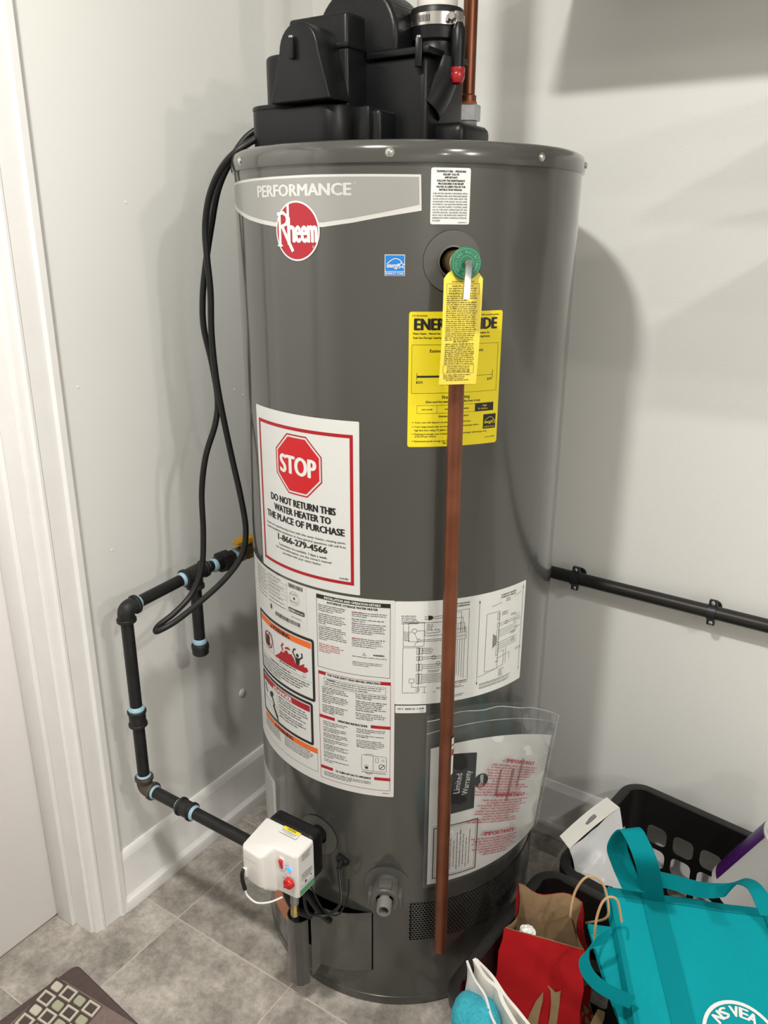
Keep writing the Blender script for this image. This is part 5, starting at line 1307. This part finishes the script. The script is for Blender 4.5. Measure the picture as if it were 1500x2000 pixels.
strip([(1168, 1966), (1158, 1985), (1150, 2003), (1140, 2040)], [(1182, 1972), (1181, 1985), (1174, 2003), (1166, 2040)])
o_ = q.build('printed_arches', m_kraft, bag)
# twisted paper handles
m_twine = pbr('kraft_twine', rgb(186, 152, 112), .75, bump=.4, bscale=300)
h1 = smooth_path([BL.lerp(BR, .75) + V((.012, -.004, -.03)), at_d(1113, 1790, 1.085), at_d(1122, 1745, 1.09), at_d(1142, 1715, 1.095), at_d(1165, 1714, 1.10), at_d(1183, 1740, 1.10), at_d(1186, 1790, 1.095), BR + V((.01, 0, -.04))], 8)
MB().tube(h1, .0021, 8).build('handle', m_twine, bag)
h2 = smooth_path([at_d(1160, 1850, 1.04), at_d(1164, 1800, 1.045), at_d(1175, 1765, 1.05), at_d(1190, 1752, 1.055), at_d(1206, 1760, 1.06), at_d(1214, 1800, 1.06)], 8)
MB().tube(h2, .0021, 8).build('handle', m_twine, bag)
# crumpled tissue just showing inside
q = MB(); bmi = bmesh.new(); bmesh.ops.create_icosphere(bmi, subdivisions=3, radius=.013)
for v_ in bmi.verts: v_.co *= 1 + random.uniform(-.18, .18); v_.co.z *= .55
q.bm(bmi, mat=Matrix.Translation(FL.lerp(FR, .22) + V((.004, .016, -.010)))); o_ = q.build('tissue', m_white, angle=20); tag(o_, 'crumpled white tissue inside the red paper bag', 'tissue')

# ---- large teal tote
m_teal = pbr('teal_fabric', (0.0, 0.270, 0.315, 1), .75, spec=.12, bump=.7, bscale=85, var=.05, vscale=8)
m_teal2 = pbr('teal_webbing', (0.0, 0.200, 0.235, 1), .8, spec=.1, bump=.15, bscale=900)
TL = at_z(1187, 1735, .352); TRt = at_z(1490, 1778, .352); BLt = at_z(1242, 2010, .262)
te = (TRt - TL).normalized(); tn = te.cross(BLt - TL).normalized()
if tn.dot(CAM - TL) < 0: tn = -tn
td = (BLt - TL) - te * (BLt - TL).dot(te); td.normalize()
def tote_px(px, py, off=0.0): return at_plane(px, py, TL, tn) + tn * off
TW, TH_ = .36, .36
def tote_pt(a, b_, off=0.0):
    """a: metres along the top edge, b: metres down the face; the face bulges a little"""
    s_, t = a / TW, b_ / TH_
    lean = (BLt - TL).dot(te) / (BLt - TL).dot(td)
    bul = .012 * sin(pi * min(max(s_, 0), 1)) * sin(pi * min(max(t, 0), 1) * .8) + .0016 * sin(a * 60 + b_ * 25)
    return TL + te * (a + lean * b_) + td * b_ + tn * (bul + off)
def tote_ab(px, py):
    p = at_plane(px, py, TL, tn) - TL; b_ = p.dot(td); lean = (BLt - TL).dot(te) / (BLt - TL).dot(td)
    return p.dot(te) - lean * b_, b_
NA, NB = 36, 36
tote = MB().grid([[tote_pt(TW * i / NA, TH_ * j / NB) for i in range(NA + 1)] for j in range(NB + 1)], thick=.0025)
back = lambda i, j: tote_pt(TW * i / 12, TH_ * j / 12) - tn * (.055 * sin(pi * min(1, .12 + .88 * j / 12) * .6))
tote.grid([[back(i, j) for i in range(13)] for j in range(13)], thick=.0025)
tote.grid([[tote_pt(0, TH_ * j / 12).lerp(back(0, j), k_ / 3) + te * -.006 * sin(pi * k_ / 3) for k_ in range(4)] for j in range(13)], thick=.0025)
tote.grid([[tote_pt(TW, TH_ * j / 12).lerp(back(12, j), k_ / 3) for k_ in range(4)] for j in range(13)], thick=.0025)
tt_ = tote.build('tote_bag', m_teal, angle=60); tag(tt_, 'large teal insulated tote bag with printed white circle in the near basket', 'bag')
# hem along the top with its stitching
MB().grid([[tote_pt(TW * i / NA, bb_, .0022) for i in range(NA + 1)] for bb_ in (-.001, .005, .012)], thick=.0016).build('hem', m_teal2, tt_)
q = MB()
for i in range(70):
    a = TW * (i + .5) / 70
    q.grid([[tote_pt(a - .0016, bq, .0034), tote_pt(a + .0016, bq, .0034)] for bq in (.0098, .0104)])
q.build('stitching', pbr('teal_thread', (0.002, 0.12, 0.145, 1), .7), tt_)
# left edge seam
MB().grid([[tote_pt(aa, TH_ * j / 20, .0016) for aa in (-.0005, .004, .008)] for j in range(21)], thick=.0014).build('side_seam', m_teal2, tt_)
# webbing strap down the face
a1, _ = tote_ab(1254, 1756); a2, _ = tote_ab(1297, 1757)
MB().grid([[tote_pt(a1 + (a2 - a1) * i / 3, TH_ * j / 24, .0024) for i in range(4)] for j in range(25)], thick=.0014).build('strap', m_teal2, tt_)
a3 = a1 + .190; MB().grid([[tote_pt(a3 + (a2 - a1) * i / 3, TH_ * j / 24, .0024) for i in range(4)] for j in range(25)], thick=.0014).build('strap', m_teal2, tt_)
# carrying handles
wv = te
hA = [tote_pt((a1 + a2) / 2, .010, .004), at_d(1264, 1690, 1.075), at_d(1244, 1640, 1.085), at_d(1226, 1619, 1.10), at_d(1205, 1650, 1.115), at_d(1216, 1690, 1.12), at_d(1238, 1740, 1.12)]
ribbon(hA, [te, te, te, te + V((.0, .5, .0)), te + V((.1, .8, 0)), te + V((.1, .7, 0)), te], (a2 - a1) * .98, 8).build('handle', m_teal2, tt_)
hB = [at_d(1258, 1712, 1.115), at_d(1310, 1722, 1.14), at_d(1370, 1738, 1.16), at_d(1420, 1738, 1.165), at_d(1448, 1722, 1.15), at_d(1478, 1738, 1.125), at_d(1502, 1790, 1.10)]
ribbon(hB, [V((0, .2, 1)), V((0, .2, 1)), V((0, .3, 1)), V((.2, .4, .8)), V((.6, .2, .5)), te, te], .026, 8).build('handle', m_teal2, tt_)
# printed ring and letters
ca, cb = tote_ab(1452, 2046); ra = abs(tote_ab(1452, 1962)[1] - cb)
k = Ink(lambda a, b_: tote_pt(ca + a, cb - b_, .0021), .01); k.ring(0, 0, ra, .0050, 48)
for ch, ang in (('N', 131), ('S', 115), ('V', 93), ('E', 76), ('A', 60)):
    rr = ra * .62; k.text(ch, rr * cos(radians(ang)), rr * sin(radians(ang)), ra * .24, w=ra * .20, al='C', rot=ang - 90, bold=.05)
k.done('printed_ring', m_white, tt_)

# ---- smaller teal bag behind it
sTL = at_z(1148, 1806, .318); sTR = at_z(1215, 1815, .318); sBL = at_z(1215, 2010, .235)
se = (sTR - sTL).normalized(); sn = se.cross(sBL - sTL).normalized()
if sn.dot(CAM - sTL) < 0: sn = -sn
q = MB(); q.grid([[sTL + se * (.14 * i / 10) + (sBL - sTL) * (j / 10) + sn * (.006 * sin(i * 1.1) * sin(pi * j / 10)) for i in range(11)] for j in range(11)], thick=.002)
q.grid([[sTL + se * (.14 * i / 10) + (sBL - sTL) * (j / 10) - sn * (.03 * sin(pi * (.1 + .8 * j / 10))) for i in range(11)] for j in range(11)], thick=.002)
sb = q.build('tote_bag', m_teal, angle=60); tag(sb, 'smaller teal bag tucked between the red bag and the large tote', 'bag')
MB().grid([[sTL + se * (.14 * i / 10) + (sBL - sTL).normalized() * bq + sn * .003 for i in range(11)] for bq in (-.001, .006, .012)], thick=.0014).build('hem', m_teal2, sb)
hC = [at_d(1188, 1828, 1.03), at_d(1160, 1842, 1.02), at_d(1141, 1868, 1.01), at_d(1148, 1900, 1.00), at_d(1178, 1930, .99), at_d(1235, 1958, .985)]
ribbon(hC, [V((0, .3, 1)), V((.2, .3, .9)), V((.5, .2, .7)), V((.5, .2, .7)), V((.3, .3, .8)), V((.2, .3, .9))], .022, 8).build('handle', m_teal2, sb)

# ---- napkins and towel in the near corner of the basket
m_nap = pbr('napkin', (0.64, 0.625, 0.58, 1), .8, bump=.3, bscale=120); m_nap2 = pbr('napkin_greyish', (0.60, 0.60, 0.59, 1), .8, bump=.3, bscale=120)  # second napkin is a slightly greyer white
def fold_sheet(top, drop, lean, name, mat, lab, cat, th=.0035):
    P_ = smooth_path(top, 6); rows = []
    for j in range(8): rows.append([p + V(lean) * (j / 7) + V((0, 0, -drop * j / 7)) + V((.0025 * sin(i * .8 + j), .0025 * cos(i * .6 + j * .7), 0)) * (j > 0) for i, p in enumerate(P_)])
    o = MB().grid(rows, thick=th).build(name, mat, angle=50); return tag(o, lab, cat)
fold_sheet([at_z(912, 1876, .318), at_z(927, 1912, .312), at_z(948, 1945, .306), at_z(960, 1985, .30), at_z(985, 2030, .294)], .12, (.01, -.012, 0), 'paper_napkin', m_nap2, 'outermost white paper napkin beside the teal towel', 'napkin')
fold_sheet([at_z(926, 1872, .322), at_z(948, 1908, .316), at_z(972, 1930, .31), at_z(985, 1962, .304), at_z(1020, 2020, .296)], .12, (.012, -.010, 0), 'paper_napkin', m_nap, 'middle folded white paper napkin in the near basket', 'napkin', .006)
fold_sheet([at_z(930, 1874, .318), at_z(958, 1902, .314), at_z(984, 1940, .308), at_z(1010, 1972, .302), at_z(1048, 2020, .294)], .12, (.014, -.006, 0), 'paper_napkin', m_nap, 'white paper napkin nearest the red bag', 'napkin', .005)
m_towel = pbr('towel_teal', (0.035, 0.36, 0.46, 1), .95, var=.15, vscale=220, bump=1.0, bscale=420)
q = MB(); bmi = bmesh.new(); bmesh.ops.create_icosphere(bmi, subdivisions=5, radius=1)
tc_ = at_z(934, 2002, .262)
for v_ in bmi.verts:
    d = v_.co.copy(); v_.co = V((d.x * .048, d.y * .036, d.z * .040)) * (1 + .06 * sin(d.x * 5 + d.y * 3) + .015 * sin(d.x * 40) * sin(d.y * 37) * sin(d.z * 43) + random.uniform(-.022, .022))
q.bm(bmi, mat=Matrix.Translation(tc_) @ Matrix.Rotation(radians(-35), 4, 'Z')); o_ = q.build('towel', m_towel, angle=180); tag(o_, 'bunched bright teal terry towel at the basket corner', 'towel')

# ---- white hang-tab pouch draped over the rim of the rear basket
m_poly = pbr('white_poly', (0.50, 0.51, 0.52, 1), .32, bump=.5, bscale=30)
HTL, HTR, HBL, HBR = at_z(1093, 1633, .274), at_z(1185, 1557, .285), at_z(1112, 1658, .270), at_z(1210, 1577, .278)
def hd_(a, b_, off=0.0):
    n_ = (HTR - HTL).cross(HBL - HTL).normalized()
    if n_.z < 0: n_ = -n_
    return (HTL.lerp(HTR, a)).lerp(HBL.lerp(HBR, a), b_) + n_ * (off + .006 * sin(pi * a))
q = MB(); hole = [(.50, .40), (.555, .38), (.61, .38), (.625, .50), (.61, .62), (.50, .66), (.42, .66), (.40, .52)]
lf = [(0, 0), (.32, 0), (.32, 1), (0, 1)]
q.grid([[hd_(.32 * i / 6, j / 4) for i in range(7)] for j in range(5)]); q.grid([[hd_(.70 + .30 * i / 6, j / 4) for i in range(7)] for j in range(5)])
outer = [(.51, 0), (.61, 0), (.70, 0), (.70, .5), (.70, 1), (.51, 1), (.32, 1), (.32, 0)]
q.add([hd_(*p) for p in outer] + [hd_(*p) for p in hole], [(i, (i + 1) % 8, 8 + (i + 1) % 8, 8 + i) for i in range(8)])
pk = q.build('hang_tab_pouch', pbr('header_card', (0.68, 0.665, 0.63, 1), .5)); tag(pk, 'white hang-tab plastic pouch draped over the rear basket rim', 'packet')
bl_, br_ = at_z(1124, 1712, .215), at_z(1232, 1748, .205)
mid_l, mid_r = at_z(1122, 1690, .240), at_z(1222, 1650, .245)
rows = []
for j in range(15):
    t = j / 14; row = []
    for i in range(15):
        s_ = i / 14; p0 = HBL.lerp(HBR, s_); p1 = mid_l.lerp(mid_r, s_); p2 = bl_.lerp(br_, s_)
        p = p0 * (1 - t) ** 2 + p1 * 2 * t * (1 - t) + p2 * t * t
        row.append(p + V((0, 0, .004 * sin(s_ * 9 + t * 4) * sin(pi * t) + .0035 * sin(t * 11 - s_ * 5) * sin(pi * s_) + .0018 * sin(t * 27 + s_ * 19) * sin(pi * s_))))
    rows.append(row)
MB().grid(rows, thick=.0012).build('pouch_body', m_poly, pk, angle=80)

# ---- white bottle with purple label leaning in the rear basket
Y0 = -.165
E1, E2 = at_y(1395, 1697, Y0), at_y(1492, 1611, Y0); RB = .060
ax = (E2 - E1).normalized(); left = ax.cross(V((0, 1, 0))).normalized()
if left.dot(V((-1, 0, 1))) < 0: left = -left
o0 = E2 - left * RB - ax * .168
bt = thing('bottle', o0, 'white ribbed plastic bottle with purple label leaning in the rear basket', 'bottle')
MB().lathe([(0, 0), (RB - .006, 0), (RB, .006), (RB, .170), (RB + .001, .172), (RB - .001, .176), (RB + .001, .180), (RB - .001, .184), (RB - .004, .196), (RB - .025, .218), (.026, .226), (.026, .235), (0, .235)], o0, ax, 44, ref=left).build('bottle_body', pbr('bottle_white', (0.68, 0.68, 0.66, 1), .3), bt)
MB().lathe([(RB + .0006, .020), (RB + .0006, .168)], o0, ax, 24, arc=(radians(-60), radians(30)), ref=left).build('purple_label', pbr('purple_ink', (0.055, 0.006, 0.115, 1), .3), bt)
def lab_map(a, h): 
    e1_ = left; e2_ = ax.cross(e1_); return o0 + ax * h + (e1_ * cos(a / RB) + e2_ * sin(a / RB)) * (RB + .001)
k = Ink(lambda x, y: lab_map(y, x), 0)
for q_ in range(5): k.line([(.050 + .012 * q_, -.030), (.058 + .012 * q_, .000), (.050 + .012 * q_, .022)], .0016)
k.fine(.045, .105, -.012, .006, .1); k.done('label_print', pbr('lilac_ink', (0.22, 0.10, 0.30, 1), .4), bt)
MB().lathe([(.022, .236), (.030, .236), (.031, .238), (.031, .262), (.029, .265), (0, .265)], o0, ax, 28).build('bottle_cap', m_white, bt)
